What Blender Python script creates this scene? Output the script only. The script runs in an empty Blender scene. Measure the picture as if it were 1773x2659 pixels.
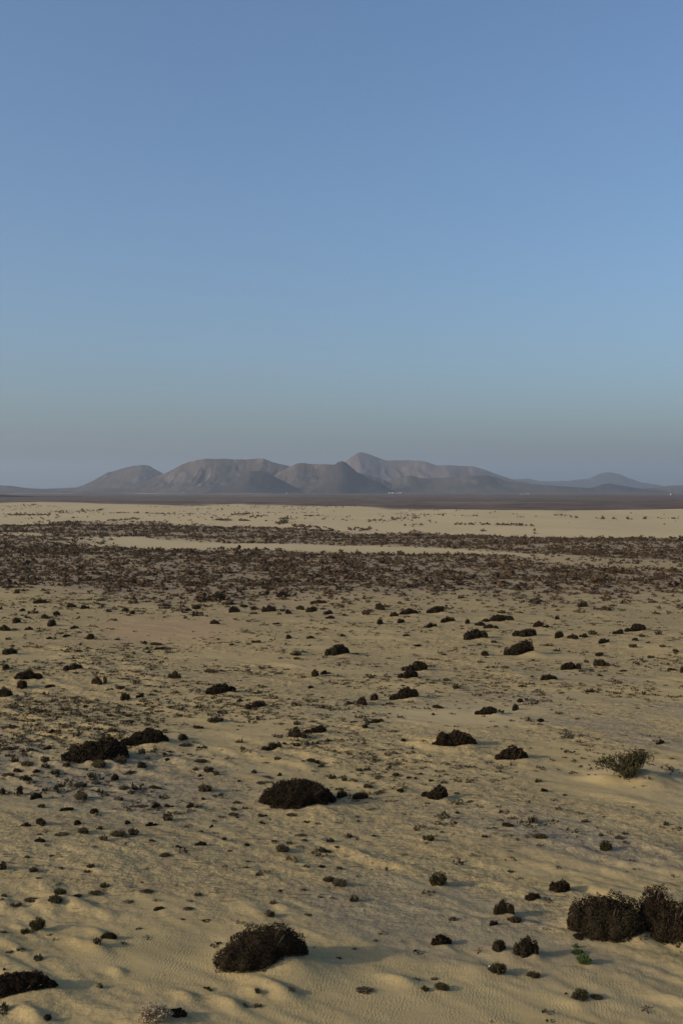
import bpy, math, random
import numpy as np
from mathutils import Vector

# ------------------------------------------------------------------ camera, sky, sun, exposure
sc = bpy.context.scene
CAM_H, F, HORIZON = 12.0, 2850.0, 1276.0          # eye height (m), focal length and horizon row of the 1773 x 2659 frame
CX, CY = 886.5, 1329.5
TILT = math.atan((HORIZON - CY) / F)               # negative: looking slightly down
cam = bpy.data.cameras.new('camera')
cam.sensor_fit = 'VERTICAL'; cam.sensor_height = 24.0
cam.lens = 24.0 * F / 2659.0
cam.clip_start = 0.5; cam.clip_end = 90000.0
cam_ob = bpy.data.objects.new('camera', cam)
sc.collection.objects.link(cam_ob)
cam_ob.location = (0, 0, CAM_H)
cam_ob.rotation_euler = (math.radians(90) + TILT, 0, 0)
sc.camera = cam_ob

SUN_ELEV = math.radians(20.0)
SUN_FROM = math.atan2(-0.37, -0.93)                # sun stands to the left and a little behind the camera
world = bpy.data.worlds.new('World'); sc.world = world
world.use_nodes = True
wn = world.node_tree.nodes; wl = world.node_tree.links
bg = wn.get('Background') or wn.new('ShaderNodeBackground')
sky = wn.new('ShaderNodeTexSky')
sky.sky_type = 'NISHITA'; sky.sun_disc = False
sky.sun_elevation = SUN_ELEV
sky.sun_rotation = math.pi / 2 - SUN_FROM
sky.altitude = 0; sky.air_density = 1.0; sky.dust_density = 3.0; sky.ozone_density = 4.2
wl.new(sky.outputs[0], bg.inputs['Color'])
bg.inputs['Strength'].default_value = 0.15
wl.new(bg.outputs[0], (wn.get('World Output') or wn.new('ShaderNodeOutputWorld')).inputs['Surface'])

sun = bpy.data.lights.new('sun', 'SUN')
sun.energy = 3.1; sun.angle = math.radians(1.5); sun.color = (1.0, 0.87, 0.66)
sun_ob = bpy.data.objects.new('sun', sun); sc.collection.objects.link(sun_ob)
sdir = Vector((math.cos(SUN_FROM) * math.cos(SUN_ELEV), math.sin(SUN_FROM) * math.cos(SUN_ELEV), math.sin(SUN_ELEV)))
sun_ob.rotation_euler = sdir.to_track_quat('Z', 'Y').to_euler()
sun_ob.location = (-40, -20, 60)

sc.view_settings.view_transform = 'Standard'; sc.view_settings.look = 'None'
sc.view_settings.gamma = 1.0; sc.view_settings.use_curve_mapping = False
sc.view_settings.exposure = 0.1
sc.cycles.use_denoising = True
sc.cycles.max_bounces = 6; sc.cycles.diffuse_bounces = 3; sc.cycles.volume_bounces = 1
sc.cycles.transparent_max_bounces = 4
HAZE_DENSITY = 5.5e-5

# ------------------------------------------------------------------ helpers
C = sc.collection
rng = np.random.default_rng(11)
random.seed(5)

def tag(o, label, cat, group=None, kind=None):
    o['label'] = label; o['category'] = cat
    if group: o['group'] = group
    if kind: o['kind'] = kind
    return o

def mesh_arrays(name, V, faces, mats, smooth=False, n=3, mat_index=None):
    """faces: (F, n) int array"""
    V = np.asarray(V, dtype=np.float32); faces = np.asarray(faces, dtype=np.int32)
    me = bpy.data.meshes.new(name)
    me.vertices.add(len(V)); me.vertices.foreach_set('co', V.ravel())
    me.loops.add(faces.size); me.loops.foreach_set('vertex_index', faces.ravel())
    me.polygons.add(len(faces))
    me.polygons.foreach_set('loop_start', np.arange(0, faces.size, n, dtype=np.int32))
    if smooth: me.polygons.foreach_set('use_smooth', np.ones(len(faces), dtype=bool))
    for m in (mats if isinstance(mats, (list, tuple)) else [mats]): me.materials.append(m)
    if mat_index is not None: me.polygons.foreach_set('material_index', np.asarray(mat_index, dtype=np.int32))
    me.update(calc_edges=True)
    return me

def link(name, data, loc=(0, 0, 0), rz=0.0, scale=None, parent=None):
    o = bpy.data.objects.new(name, data); C.objects.link(o)
    o.location = loc; o.rotation_euler = (0, 0, rz)
    if scale is not None: o.scale = scale
    if parent: o.parent = parent
    return o

def hash2(ix, iy, seed):
    h = (ix.astype(np.int64) * 374761393 + iy.astype(np.int64) * 668265263 + seed * 974711) & 0xFFFFFFFF
    h = ((h ^ (h >> 13)) * 1274126177) & 0xFFFFFFFF
    h = (h ^ (h >> 16)) & 0xFFFFFFFF
    return h.astype(np.float64) / 4294967295.0

def vnoise(x, y, seed=0):
    x = np.asarray(x, float); y = np.asarray(y, float)
    ix = np.floor(x); iy = np.floor(y); fx = x - ix; fy = y - iy
    ux = fx * fx * fx * (fx * (fx * 6 - 15) + 10); uy = fy * fy * fy * (fy * (fy * 6 - 15) + 10)
    a = hash2(ix, iy, seed); b = hash2(ix + 1, iy, seed); c = hash2(ix, iy + 1, seed); d = hash2(ix + 1, iy + 1, seed)
    return (a + (b - a) * ux) * (1 - uy) + (c + (d - c) * ux) * uy      # 0..1

def fbm(x, y, seed=0, octaves=4, gain=0.5):
    s = 0.0; amp = 1.0; tot = 0.0
    for k in range(octaves):
        s = s + amp * vnoise(x * 2 ** k + 17.3 * k, y * 2 ** k - 9.1 * k, seed + k * 31); tot += amp; amp *= gain
    return s / tot

def sstep(a, b, x):
    t = np.clip((x - a) / (b - a), 0, 1); return t * t * (3 - 2 * t)

ct, st = math.cos(TILT), math.sin(TILT)
def project(X, Y, Z):
    """world point -> pixel of the 1773 x 2659 frame"""
    dz = Z - CAM_H
    depth = Y * ct + dz * st; up = -Y * st + dz * ct
    depth = np.maximum(depth, 0.1)
    return CX + F * X / depth, CY - F * up / depth

def ray(px, py):
    dx = (px - CX) / F; du = (CY - py) / F
    return dx, ct - du * st, st + du * ct           # per unit depth along the view axis

# ------------------------------------------------------------------ lie of the land
WX, WY = 0.82, -0.57                                # wind: from far left to near right
def along(X, Y): return X * WX + Y * WY
def across(X, Y): return -X * WY + Y * WX

def base_height(X, Y):
    R = np.hypot(X, Y)
    a, c = along(X, Y), across(X, Y)
    h = 0.55 * (fbm(a / 26.0, c / 15.0, 3, 3) - 0.5) * sstep(12, 40, R)
    h = h + 3.2 * (fbm(X / 95.0 + 3.1, Y / 60.0, 8, 3) - 0.5) * sstep(110, 420, R) * (1 - sstep(1200, 2500, R))
    h = h + 0.9 * (fbm(X / 30.0, Y / 22.0, 12, 2) - 0.5) * sstep(60, 160, R) * (1 - sstep(900, 2000, R))
    h = h - 0.055 * X * sstep(6, 20, R) * (1 - sstep(34, 62, R))            # the foreground falls away from the sun
    h = h + 7.0 * (fbm(X / 620.0, Y / 420.0, 19, 4) - 0.5) * sstep(1900, 3200, R)
    return h

def ground_at_pixel(px, py, hfun=base_height):
    px = np.asarray(px, float); py = np.asarray(py, float)
    dx, dy, dz = ray(px, py)
    z = np.zeros_like(px)
    for _ in range(12):
        t = (z - CAM_H) / dz
        z = 0.5 * z + 0.5 * hfun(dx * t, dy * t)
    t = (z - CAM_H) / dz
    return dx * t, dy * t

# ------------------------------------------------------------------ shrubs seen in the photograph
# each block: left and top of a 450 x 300 window of the frame; entries in 1/1568 of the window's width:
# (centre x, foot y, width, height, kind)   D dark dense, L dark wind-swept, T brown tuft, O olive, G green, S spiky, P dry
K450 = 450.0 / 1568.0
BLOCKS = [
 ((0, 2359), [(190,800,660,235,'M'),(45,940,90,90,'T'),(435,1020,100,70,'D'),(905,720,60,55,'T'),(985,290,160,85,'D'),(880,330,90,70,'T'),
   (340,210,130,115,'O'),(230,235,100,60,'O'),(350,480,90,70,'T'),(190,395,80,40,'T'),(90,410,70,35,'T'),(45,560,40,35,'D'),(1255,195,60,30,'T'),
   (450,250,60,25,'T'),(45,225,60,35,'T'),(1400,1060,340,190,'P'),(1600,1000,180,100,'D')]),
 ((450, 2359), [(790,560,840,395,'M'),(320,745,85,55,'D'),(300,130,95,35,'T'),(80,105,50,25,'T'),(880,80,80,55,'T'),(760,775,60,50,'T'),
   (1050,750,120,40,'T'),(640,890,100,40,'T'),(760,900,90,45,'T'),(1495,460,60,30,'T')]),  # leading tuft of this row stands in for a sand tongue's shaded lee edge
 ((900, 2359), [(845,345,185,110,'D'),(1370,400,170,125,'D'),(1360,600,170,105,'O'),(865,745,130,80,'O'),(705,755,80,60,'O'),(165,775,170,60,'T'),
   (1325,160,110,60,'D'),(960,115,90,40,'T'),(265,300,50,25,'T'),(70,375,50,25,'T'),(630,650,90,35,'T'),(790,650,80,35,'T'),(215,895,60,20,'T')]),
 ((1323, 2359), [(135,440,230,175,'L'),(862,300,690,425,'D'),(1290,190,330,410,'D'),(1440,330,520,370,'D'),(620,285,150,70,'D'),(670,520,125,105,'G'),
   (610,425,110,65,'G'),(590,360,60,50,'G'),(640,835,170,110,'O'),(775,825,110,60,'T'),(505,780,40,30,'D'),(205,630,120,75,'O'),(55,135,110,70,'T')]),  # tuft right after the olive plant is added in place of its twig shadow
 ((0, 2100), [(20,560,100,80,'T'),(305,575,90,55,'T'),(240,165,80,55,'D'),(370,155,140,75,'D'),(710,150,85,60,'D'),(755,230,110,65,'T'),(365,310,95,60,'D'),
   (360,240,50,25,'T'),(570,250,130,35,'T'),(935,290,80,70,'T'),(1075,255,140,70,'T'),(1205,245,100,70,'T'),(910,190,50,40,'T'),(1150,140,70,50,'D'),
   (1365,160,90,55,'D'),(1520,115,100,80,'T'),(1365,300,80,25,'D'),(850,50,110,60,'D'),(600,25,130,50,'D'),(550,780,110,70,'O'),(500,860,140,80,'O'),
   (290,850,140,50,'T'),(120,890,60,45,'T'),(180,885,60,40,'T'),(40,800,70,35,'O'),(705,805,90,40,'T'),(870,785,140,50,'O'),(820,540,80,50,'T'),
   (790,580,60,35,'T'),(1320,765,140,45,'O'),(1440,925,130,50,'D'),(1140,860,130,30,'T'),(1420,840,90,25,'T'),(460,435,60,25,'T'),(245,450,50,35,'T'),
   (1490,440,110,45,'T'),(350,635,60,25,'T'),(555,550,60,30,'O'),(940,720,100,50,'O'),(1285,675,40,25,'T')]),
 ((450, 2100), [(800,80,80,45,'D'),(800,140,70,35,'D'),(1075,75,110,35,'T'),(1210,130,70,30,'O'),(1305,140,45,22,'O'),(545,70,100,45,'T'),(580,85,60,25,'D'),
   (440,85,80,25,'T'),(250,340,110,55,'D'),(40,355,70,40,'D'),(670,340,80,40,'D'),(250,215,50,30,'T'),(345,170,40,35,'D'),(370,230,80,22,'T'),
   (460,285,55,35,'T'),(510,390,50,25,'T'),(985,395,130,80,'T'),(1050,325,60,40,'T'),(915,305,60,30,'T'),(1160,255,110,30,'T'),(1185,295,60,30,'T'),
   (1415,305,80,50,'T'),(1355,405,110,55,'D'),(1490,360,60,25,'T'),(1205,535,60,35,'T'),(1340,535,70,40,'D'),(1505,550,60,35,'T'),(1405,670,110,55,'T'),
   (1510,715,130,80,'T'),(670,485,45,25,'T'),(660,540,60,25,'O'),(770,610,70,30,'T'),(965,755,70,30,'D'),(905,865,80,40,'T'),(875,975,90,60,'T'),
   (1215,975,80,35,'T'),(1175,745,50,30,'T'),(1330,810,60,25,'T'),(225,795,70,40,'T'),(150,845,70,25,'T'),(120,920,110,30,'T')]),
 ((900, 2100), [(740,305,100,65,'O'),(820,710,160,135,'O'),(1455,175,115,55,'D'),(1000,45,60,30,'D'),(1395,40,60,30,'D'),(860,220,50,22,'T'),(245,255,45,30,'D'),
   (1245,260,60,35,'T'),(1335,180,50,25,'T'),(65,845,90,70,'T'),(1415,970,170,155,'D'),(1515,1035,110,70,'D'),(105,120,40,25,'D'),(85,80,50,22,'T'),
   (20,265,60,50,'T'),(360,560,25,50,'T'),(1480,580,60,30,'T')]),
 ((1323, 2100), [(455,765,200,130,'D'),(200,830,130,85,'L'),(205,140,90,70,'T'),(680,125,70,40,'T'),(270,280,130,50,'O'),(870,390,110,105,'O'),
   (985,285,80,50,'T'),(825,250,45,40,'T'),(1045,240,60,30,'T'),(1410,155,60,45,'T')]),
 ((0, 1840), [(870,465,590,205,'L'),(1310,325,420,140,'L'),(1100,505,110,80,'T'),(895,540,140,75,'T'),(440,375,65,50,'D'),(250,525,120,55,'T'),(410,485,90,60,'T'),
   (415,540,90,50,'T'),(135,490,80,50,'T'),(160,580,100,50,'D'),(75,615,110,50,'T'),(325,580,80,40,'D'),(500,605,85,50,'T'),(235,660,110,65,'D'),
   (180,780,85,90,'D'),(25,775,80,70,'D'),(330,825,115,75,'D'),(610,530,70,40,'T'),(835,630,90,50,'T'),(1045,655,110,70,'D'),(1290,540,130,80,'D'),
   (1190,590,90,40,'T'),(870,685,90,40,'T'),(730,720,110,60,'T'),(740,830,130,80,'T'),(560,720,80,45,'T'),(905,770,80,50,'T'),(1120,745,80,45,'T'),
   (1075,835,85,40,'T'),(1215,735,70,50,'T'),(1405,730,130,45,'D'),(1190,780,70,40,'T'),(380,900,80,45,'T'),(1410,905,90,60,'D'),(1520,900,80,45,'D'),
   (1280,900,130,30,'T'),(1285,405,70,45,'T'),(1490,420,50,30,'T'),(1535,400,50,25,'D'),(1410,380,45,30,'T'),(1520,475,60,30,'D'),(480,220,70,40,'D'),
   (1020,215,80,45,'T'),(875,195,70,35,'T'),(120,185,100,35,'T'),(40,185,80,30,'T'),(380,35,70,25,'D'),(570,20,80,22,'D'),(1010,70,130,22,'D'),
   (1160,75,110,30,'D'),(1185,130,70,35,'T'),(70,380,120,40,'T'),(240,400,100,45,'T')]),
 ((450, 1840), [(1130,915,700,285,'D'),(1520,815,110,85,'D'),(1500,740,80,30,'T'),(1110,275,165,110,'D'),(1290,220,190,55,'L'),(905,375,160,80,'L'),
   (1005,325,40,30,'D'),(1115,150,60,35,'T'),(1340,165,40,25,'T'),(95,290,135,70,'D'),(110,345,115,40,'T'),(225,185,110,40,'D'),(380,130,140,60,'T'),
   (410,40,55,28,'D'),(600,310,80,35,'T'),(1245,495,150,70,'D'),(1335,540,60,45,'T'),(940,470,60,35,'T'),(960,610,40,40,'D'),(1115,350,70,40,'T'),
   (630,375,50,40,'T'),(320,585,100,55,'T'),(240,615,60,30,'D'),(390,605,60,40,'T'),(290,760,130,75,'T'),(275,825,50,30,'D'),(160,900,95,55,'D'),
   (575,865,80,35,'T'),(550,925,60,40,'T'),(650,910,60,30,'T'),(600,665,50,25,'D'),(805,685,110,30,'T'),(820,625,140,25,'T'),(735,590,60,40,'T'),
   (200,570,50,40,'T'),(250,490,120,40,'T'),(1430,640,80,50,'T'),(1545,660,60,40,'T')]),
 ((900, 1840), [(510,300,75,38,'D'),(970,345,400,130,'L'),(1485,475,300,135,'D'),(265,130,150,45,'L'),(160,175,90,40,'D'),(170,115,45,30,'T'),(60,128,80,22,'T'),
   (820,825,190,145,'D'),(710,805,90,60,'D'),(880,680,65,30,'T'),(130,830,170,85,'D'),(195,725,90,45,'T'),(490,760,95,45,'D'),(310,770,80,30,'T'),
   (440,615,70,40,'T'),(660,600,70,35,'D'),(560,635,50,22,'T'),(620,640,40,30,'D'),(755,655,55,30,'D'),(275,640,55,25,'T'),(990,775,50,25,'T'),
   (725,865,50,22,'T'),(110,570,70,40,'T'),(185,565,60,35,'T'),(1420,640,40,22,'T'),(1115,850,70,22,'T'),(780,60,50,28,'D'),(335,380,40,20,'D'),
   (1260,55,200,70,'L')]),
 ((1323, 1840), [(280,125,80,38,'D'),(1030,680,540,255,'S'),(1365,325,80,50,'D'),(1190,380,60,25,'T'),(310,755,100,45,'D'),(500,790,70,25,'D'),(255,670,80,35,'T'),
   (610,100,50,20,'T')]),
 ((0, 1560), [(50,275,130,65,'D'),(155,205,110,60,'D'),(200,95,75,30,'D'),(265,265,65,40,'D'),(410,165,100,50,'D'),(515,135,100,45,'D'),(465,230,125,70,'D'),
   (675,255,70,35,'D'),(245,160,55,25,'D'),(820,355,115,60,'D'),(90,490,170,75,'D'),(670,630,160,75,'D'),(240,715,260,80,'L'),(55,625,100,55,'D'),
   (210,800,130,90,'D'),(460,790,105,38,'D'),(40,880,170,110,'D'),(885,760,130,85,'D'),(955,750,40,70,'T'),(1135,905,115,80,'D'),(1275,880,65,50,'D'),
   (1370,855,55,22,'T'),(1090,810,100,35,'T'),(600,330,90,30,'D'),(455,350,60,30,'D'),(720,465,60,25,'D'),(1340,475,70,22,'D'),(1330,435,35,28,'D'),
   (1465,445,150,35,'D'),(1415,405,110,30,'O'),(1310,390,70,28,'D'),(1065,355,90,18,'D'),(770,75,80,40,'D'),(650,65,100,45,'D'),(1140,100,80,40,'D'),
   (1205,120,70,40,'D'),(985,105,70,30,'T'),(370,30,130,50,'D'),(15,80,40,35,'D'),(780,965,70,28,'D'),(575,995,90,28,'T'),(380,1010,90,30,'T')]),
 ((450, 1560), [(20,705,110,85,'D'),(430,850,250,100,'D'),(760,970,165,75,'L'),(600,915,50,38,'D'),(375,215,95,50,'D'),(545,110,150,68,'D'),(200,75,115,45,'D'),
   (135,95,60,30,'D'),(870,105,140,75,'D'),(1035,120,85,40,'D'),(1250,105,150,60,'D'),(1410,125,120,45,'D'),(1420,165,70,35,'D'),(1150,85,100,45,'D'),
   (650,60,95,28,'D'),(740,85,80,40,'D'),(1320,30,150,45,'D'),(400,8,240,80,'D'),(990,-30,130,60,'D'),(1045,345,90,40,'D'),(1110,500,100,42,'T'),
   (1110,535,60,25,'T'),(1480,495,220,110,'D'),(1280,690,100,75,'D'),(1370,665,80,48,'D'),(1240,345,65,32,'D'),(1525,325,60,28,'D'),(750,385,90,30,'T'),
   (1245,795,60,32,'D'),(1095,940,50,30,'T'),(1340,975,80,35,'T'),(1345,885,50,22,'D'),(340,650,130,35,'T'),(445,640,60,20,'D'),(805,615,60,22,'T'),
   (880,610,50,20,'D'),(1370,260,50,20,'D'),(525,405,45,22,'T'),(940,215,60,22,'D')]),
 ((900, 1560), [(305,215,85,58,'D'),(490,205,95,45,'D'),(760,245,110,52,'D'),(1155,355,240,108,'D'),(1250,500,110,52,'D'),(650,640,180,105,'D'),(560,705,190,82,'D'),
   (530,640,80,50,'T'),(520,890,260,105,'L'),(130,945,130,82,'D'),(250,905,100,72,'D'),(30,945,70,40,'D'),(820,980,125,44,'D'),(985,800,75,52,'O'),
   (900,730,55,30,'O'),(225,705,60,30,'T'),(540,325,60,25,'D'),(650,415,90,25,'D'),(1095,210,60,50,'D'),(920,200,140,62,'D'),(1300,255,120,45,'D'),
   (1215,230,110,45,'D'),(1360,190,260,60,'L'),(550,125,180,50,'L'),(430,145,70,50,'D'),(300,85,120,72,'D'),(800,110,180,60,'L'),(175,130,90,50,'T'),
   (1200,405,45,25,'T'),(1330,385,60,28,'T'),(770,750,60,18,'T'),(880,495,60,18,'T'),(910,550,70,18,'T'),(80,490,80,22,'T')]),
 ((1323, 1560), [(140,330,210,88,'D'),(80,490,300,125,'L'),(450,345,100,78,'D'),(570,355,100,56,'D'),(675,335,90,50,'D'),(750,310,90,45,'T'),(850,390,130,52,'D'),
   (985,305,90,56,'D'),(1135,280,200,68,'L'),(1130,365,80,32,'D'),(1190,330,60,30,'T'),(545,630,180,82,'D'),(820,600,165,78,'D'),(800,505,110,40,'D'),
   (690,565,45,32,'O'),(345,725,150,68,'D'),(735,835,90,35,'D'),(810,685,60,25,'O'),(650,645,60,25,'T'),(880,825,40,18,'D'),(115,785,75,28,'D'),
   (95,920,70,42,'D'),(50,995,95,65,'D'),(200,695,40,20,'T'),(260,240,80,62,'D'),(335,245,70,35,'D'),(430,170,65,36,'D'),(660,60,120,52,'D'),
   (425,460,70,28,'T'),(350,415,90,25,'T'),(1270,520,60,28,'O'),(1150,575,50,25,'D'),(1495,470,60,40,'T'),(1110,430,80,40,'T'),(1460,635,130,32,'D'),
   (1555,655,60,62,'D'),(1020,640,80,20,'D'),(1340,310,70,35,'T'),(1250,385,45,22,'T'),(1380,425,70,25,'T'),(1430,580,30,22,'T')]),
]
# landmarks: (block, index) -> (short name, full label)
MARKS = {
 (0,0): ('bush cut off at the left edge', 'dark dense bush cut off by the left edge of the foreground'),
 (0,2): (None, 'small round dark shrub near the bottom left corner throwing a thin shadow'),
 (0,4): ('dark oval shrub with a long shadow', 'dark oval shrub with a long shadow, lower left foreground'),
 (0,6): ('bristly olive shrub', 'bristly olive shrub with grey shadow above the bush cut off at left'),
 (0,15): ('pale dry shrub', 'pale dry twiggy shrub cut by the bottom edge'),
 (0,16): (None, 'dark shrub pressed against the right side of the pale dry shrub'),
 (1,0): ('big rounded foreground bush', 'big rounded dark brown bush on a sand mound, bottom centre'),
 (1,1): (None, 'small dark shrub casting a shadow below the big rounded foreground bush'),
 (2,0): ('ragged upright dark shrub', 'ragged dark shrub of upright twigs on rippled sand, right of centre foreground'),
 (2,1): (None, 'smaller left one of two dark shrubs left of the right-edge clump'),
 (2,2): ('olive shrub beside a white stone', 'dark olive shrub with a white stone at its left foot'),
 (2,3): ('round olive shrub', 'round olive shrub with a thin shadow above the bottom edge'),
 (3,0): ('twin dark shrubs', 'larger right one of two dark shrubs left of the right-edge clump'),
 (3,1): ('right-edge clump', 'broad dark bush forming the left half of the clump at right'),
 (3,2): (None, 'tall round bush standing at the back of the clump at right'),
 (3,3): (None, 'black bush of the clump cut off by the right edge'),
 (3,4): (None, 'low dark shrub at the left foot of the right-edge clump'),
 (3,5): ('bright green plant', 'bright green round plant in front of the right-edge clump'),
 (3,6): (None, 'faint sparse green plant touching the bright green one from behind'),
 (3,7): (None, 'small dark green plant below the left foot of the right-edge clump'),
 (3,8): ('olive plant near the bottom edge', 'fluffy olive plant on rippled sand near the bottom edge at right'),
 (4,19): (None, 'upper one of two olive shrubs one behind the other at lower left'),
 (4,20): ('pair of olive shrubs', 'lower one of two olive shrubs one behind the other at lower left'),
 (5,8): ('low dark hummock shrub', 'low dark hummock shrub on open sand left below the great dome bush'),
 (5,16): ('purplish brown twiggy shrub', 'purplish brown twiggy shrub below the great dome bush'),
 (5,27): (None, 'left one of two greyish brown shrubs touching on the open flat, centre'),
 (5,28): (None, 'right one of two greyish brown shrubs touching on the open flat, centre'),
 (6,0): (None, 'small round olive brown shrub right of centre above the leaning olive bush'),
 (6,1): ('leaning olive bush', 'leaning olive green bush with a grey shadow, right of centre'),
 (6,2): ('domed shrub on the streaked sand', 'dark domed shrub on streaked sand below the spiky shrub'),
 (6,10): ('twiggy dark shrub', 'twiggy dark shrub above the two dark shrubs at right'),
 (7,0): ('reddish dark bush', 'reddish dark flat-topped bush behind the right-edge clump'),
 (7,1): (None, 'dark shrub trailing over a sand lip left of the reddish dark bush'),
 (7,5): ('ragged brown olive shrub', 'ragged brown olive shrub at the end of a pale sand streak at right'),
 (8,0): ('twin-humped bush', 'long left hump of the twin-humped dark bush at left'),
 (8,1): (None, 'higher right hump of the twin-humped dark bush at left'),
 (9,0): ('great dome bush', 'great dark dome-shaped bush in the middle of the picture'),
 (9,1): (None, 'dark shrub tucked against the right flank of the great dome bush'),
 (9,3): ('blocky dark bush', 'blocky dark bush with a flat tail above the great dome bush'),
 (9,4): (None, 'flat dark tail of a shrub right of the blocky dark bush'),
 (9,5): (None, 'knobbly dark shrub at lower left of the blocky dark bush'),
 (9,15): ('ragged dark shrub', 'ragged dark shrub just above the great dome bush'),
 (10,1): ('wide flat bush', 'wide flat dark bush ragged at the foot, right of centre'),
 (10,2): ('steep dark bush with white sand', 'steep dark bush with white sand at its left foot'),
 (10,3): (None, 'flat dark shrub trailing to the right, left above the wide flat bush'),
 (10,7): ('lumpy dark bush', 'lumpy pointed dark bush right of the great dome bush'),
 (10,10): (None, 'low dark bush between the great dome bush and the lumpy bush'),
 (10,28): ('flat shrub in a bright hollow', 'flat dark shrub lying in a bright sand hollow'),
 (11,1): ('spiky olive shrub', 'spiky open olive shrub on smooth sand near the right edge'),
 (12,9): ('left mound bush', 'lone pointed dark bush left of the reddish pan'),
 (12,10): (None, 'dark domed bush near the left edge level with the reddish pan foot'),
 (12,11): ('lone half-dome bush', 'lone half-dome dark bush on pale flat at left'),
 (12,12): ('long black bush', 'long low black bush near the left edge'),
 (12,16): (None, 'dark bush cut off by the left edge in the middle distance'),
 (12,15): (None, 'squat flat-topped box-like dark shrub right of the left edge bushes'),
 (12,17): ('dark bush with a brown twig', 'dark bush with a brown twig standing at its right'),
 (12,19): ('pointed bush on a sand ridge', 'pointed dark bush at the end of a sand ridge, left middle'),
 (13,1): ('smooth half-dome', 'smooth brown black half-dome bush left of centre'),
 (13,2): ('shoe-shaped bush', 'shoe-shaped dark bush right below the smooth half-dome'),
 (13,4): ('bush on the reddish pan', 'small dark bush alone on the right of the reddish pan'),
 (13,22): ('centre mound bush', 'tall dark mound bush in the centre of the middle distance'),
 (13,23): ('bow-tie bush', 'left half of a bow-tie shaped dark bush right of centre'),
 (13,24): (None, 'right half of a bow-tie shaped dark bush right of centre'),
 (14,3): ('big conical bush', 'big conical dark bush right of centre at the edge of the scrub'),
 (14,4): ('small arched bush', 'small arched dark bush left of the long sloping bush'),
 (14,5): ('stacked pair of bushes', 'back one of a stacked pair of dark bushes right of centre'),
 (14,6): (None, 'front one of a stacked pair of dark bushes right of centre'),
 (14,8): ('broad hump bush', 'broad dark hump bush below the stacked pair'),
 (14,9): ('chain of dark shrubs', 'largest shrub of a dark chain left of the broad hump'),
 (14,12): (None, 'low flat dark shrub below right of the broad hump bush'),
 (15,0): ('tailed conical bush', 'dark conical bush with a tail to the right, above the long sloping bush'),
 (15,1): ('long sloping bush', 'long dark bush rising to the right with a white sand patch'),
 (15,6): ('flat dark bush', 'flat dark bush alone right of the row of three'),
 (15,8): ('double-peaked bush', 'double-peaked dark bush near the right edge of the scrub'),
 (15,11): ('half olive bush', 'dark bush with an olive left half at right'),
 (15,12): ('sloping dark bush', 'dark bush sloping to the right under a smaller shrub'),
 (15,15): ('lone brick-shaped bush', 'lone dark rounded bush on smooth sand at right'),
 (15,22): (None, 'small dark shrub on the right rim of the bright hollow'),
}
SH = []
for b, ((x0, y0), items) in enumerate(BLOCKS):
    for i, (cx, fy, w, h, k) in enumerate(items):
        nick, lab = MARKS.get((b, i), (None, None))
        SH.append(dict(heap=0.45 if k == 'M' else 0.42 if k == 'L' else (0.5 if k == 'S' else 0.22), px=x0 + cx * K450, py=y0 + fy * K450, w=w * K450, h=h * K450, k=k.replace('M', 'D'), nick=nick, label=lab, key=(b, i)))
gx, gy = ground_at_pixel([s['px'] for s in SH], [s['py'] for s in SH])
for s, X, Y in zip(SH, gx, gy):
    d = math.hypot(X, Y)
    s['W'] = s['w'] * Y / F                        # metres
    s['dep'] = math.atan2(CAM_H, d)
    # outline of a dome of height H and depth dr seen at this depression
    dr = (0.62 if s['heap'] == .45 else {'L': 0.46, 'S': 0.6}.get(s['k'], 0.80)) * s['W']
    Hs = s['h'] * Y / F; q = 0.5 * dr * math.sin(s['dep'])
    s['D'] = dr
    s['H'] = max(math.sqrt(max((Hs - q) ** 2 - q * q, 0)) / math.cos(s['dep']), 0.45 * Hs)
    s['X'] = X * (1 + 0.45 * dr / Y); s['Y'] = Y + 0.45 * dr             # the foot line in the picture is the front of the plant

# sand piled up in the lee of the larger plants, hollow scoured on their windward side
MOUNDS = []
for s in SH:
    if s['W'] > 0.35 and s['Y'] < 140:
        L = s['W']; k = s['k']
        top = s['heap'] * min(s['H'], 0.9)
        MOUNDS.append((s['X'] + 0.35 * L * WX, s['Y'] + 0.35 * L * WY, 0.75 * L, 0.42 * L, top))
        if k in 'LDS' and s['W'] > 0.9:
            MOUNDS.append((s['X'] - 0.75 * L * WX, s['Y'] - 0.75 * L * WY, 0.45 * L, 0.45 * L, -0.14 * min(s['H'], 1.0)))
# sand tongues seen in the foreground: window, tail end, nose end, height
for (x0, y0), ax, ay, bx, by, hh in [((450,2359),560,690,1110,800,.16),((450,2359),380,830,600,900,.12),((450,2359),600,740,790,790,.10),((450,2359),-40,780,190,830,.12),
        ((0,2359),600,240,960,410,.15),((0,2359),780,170,930,250,.12),((0,2359),980,540,1120,590,.10),((0,2359),810,580,880,610,.05),((0,2359),150,880,380,1010,.16),
        ((0,2100),-60,780,90,890,.12),((0,2100),350,820,520,910,.10),((900,2359),330,560,600,730,.14),((900,2359),950,480,1330,610,.12),((900,2359),1180,380,1560,450,.10),
        ((1323,2100),600,230,860,310,.12),((1323,2100),150,200,420,310,.10),((1323,2100),500,300,700,380,.08),((1323,1840),560,600,960,690,.22),((1323,2100),900,470,1300,560,.07),
        ((900,2100),500,180,740,300,.06),((450,2100),560,880,830,980,.10),((450,2100),900,840,1050,930,.07),((1323,2359),350,800,680,900,.08)]:
    p, q = ground_at_pixel([x0 + ax * K450, x0 + bx * K450], [y0 + ay * K450, y0 + by * K450])
    MOUNDS.append(((p[0] * .3 + p[1] * .7), (q[0] * .3 + q[1] * .7), 0.55 * math.hypot(p[1] - p[0], q[1] - q[0]) + .1, 0.14 * math.hypot(p[1] - p[0], q[1] - q[0]) + .1, hh))

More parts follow.
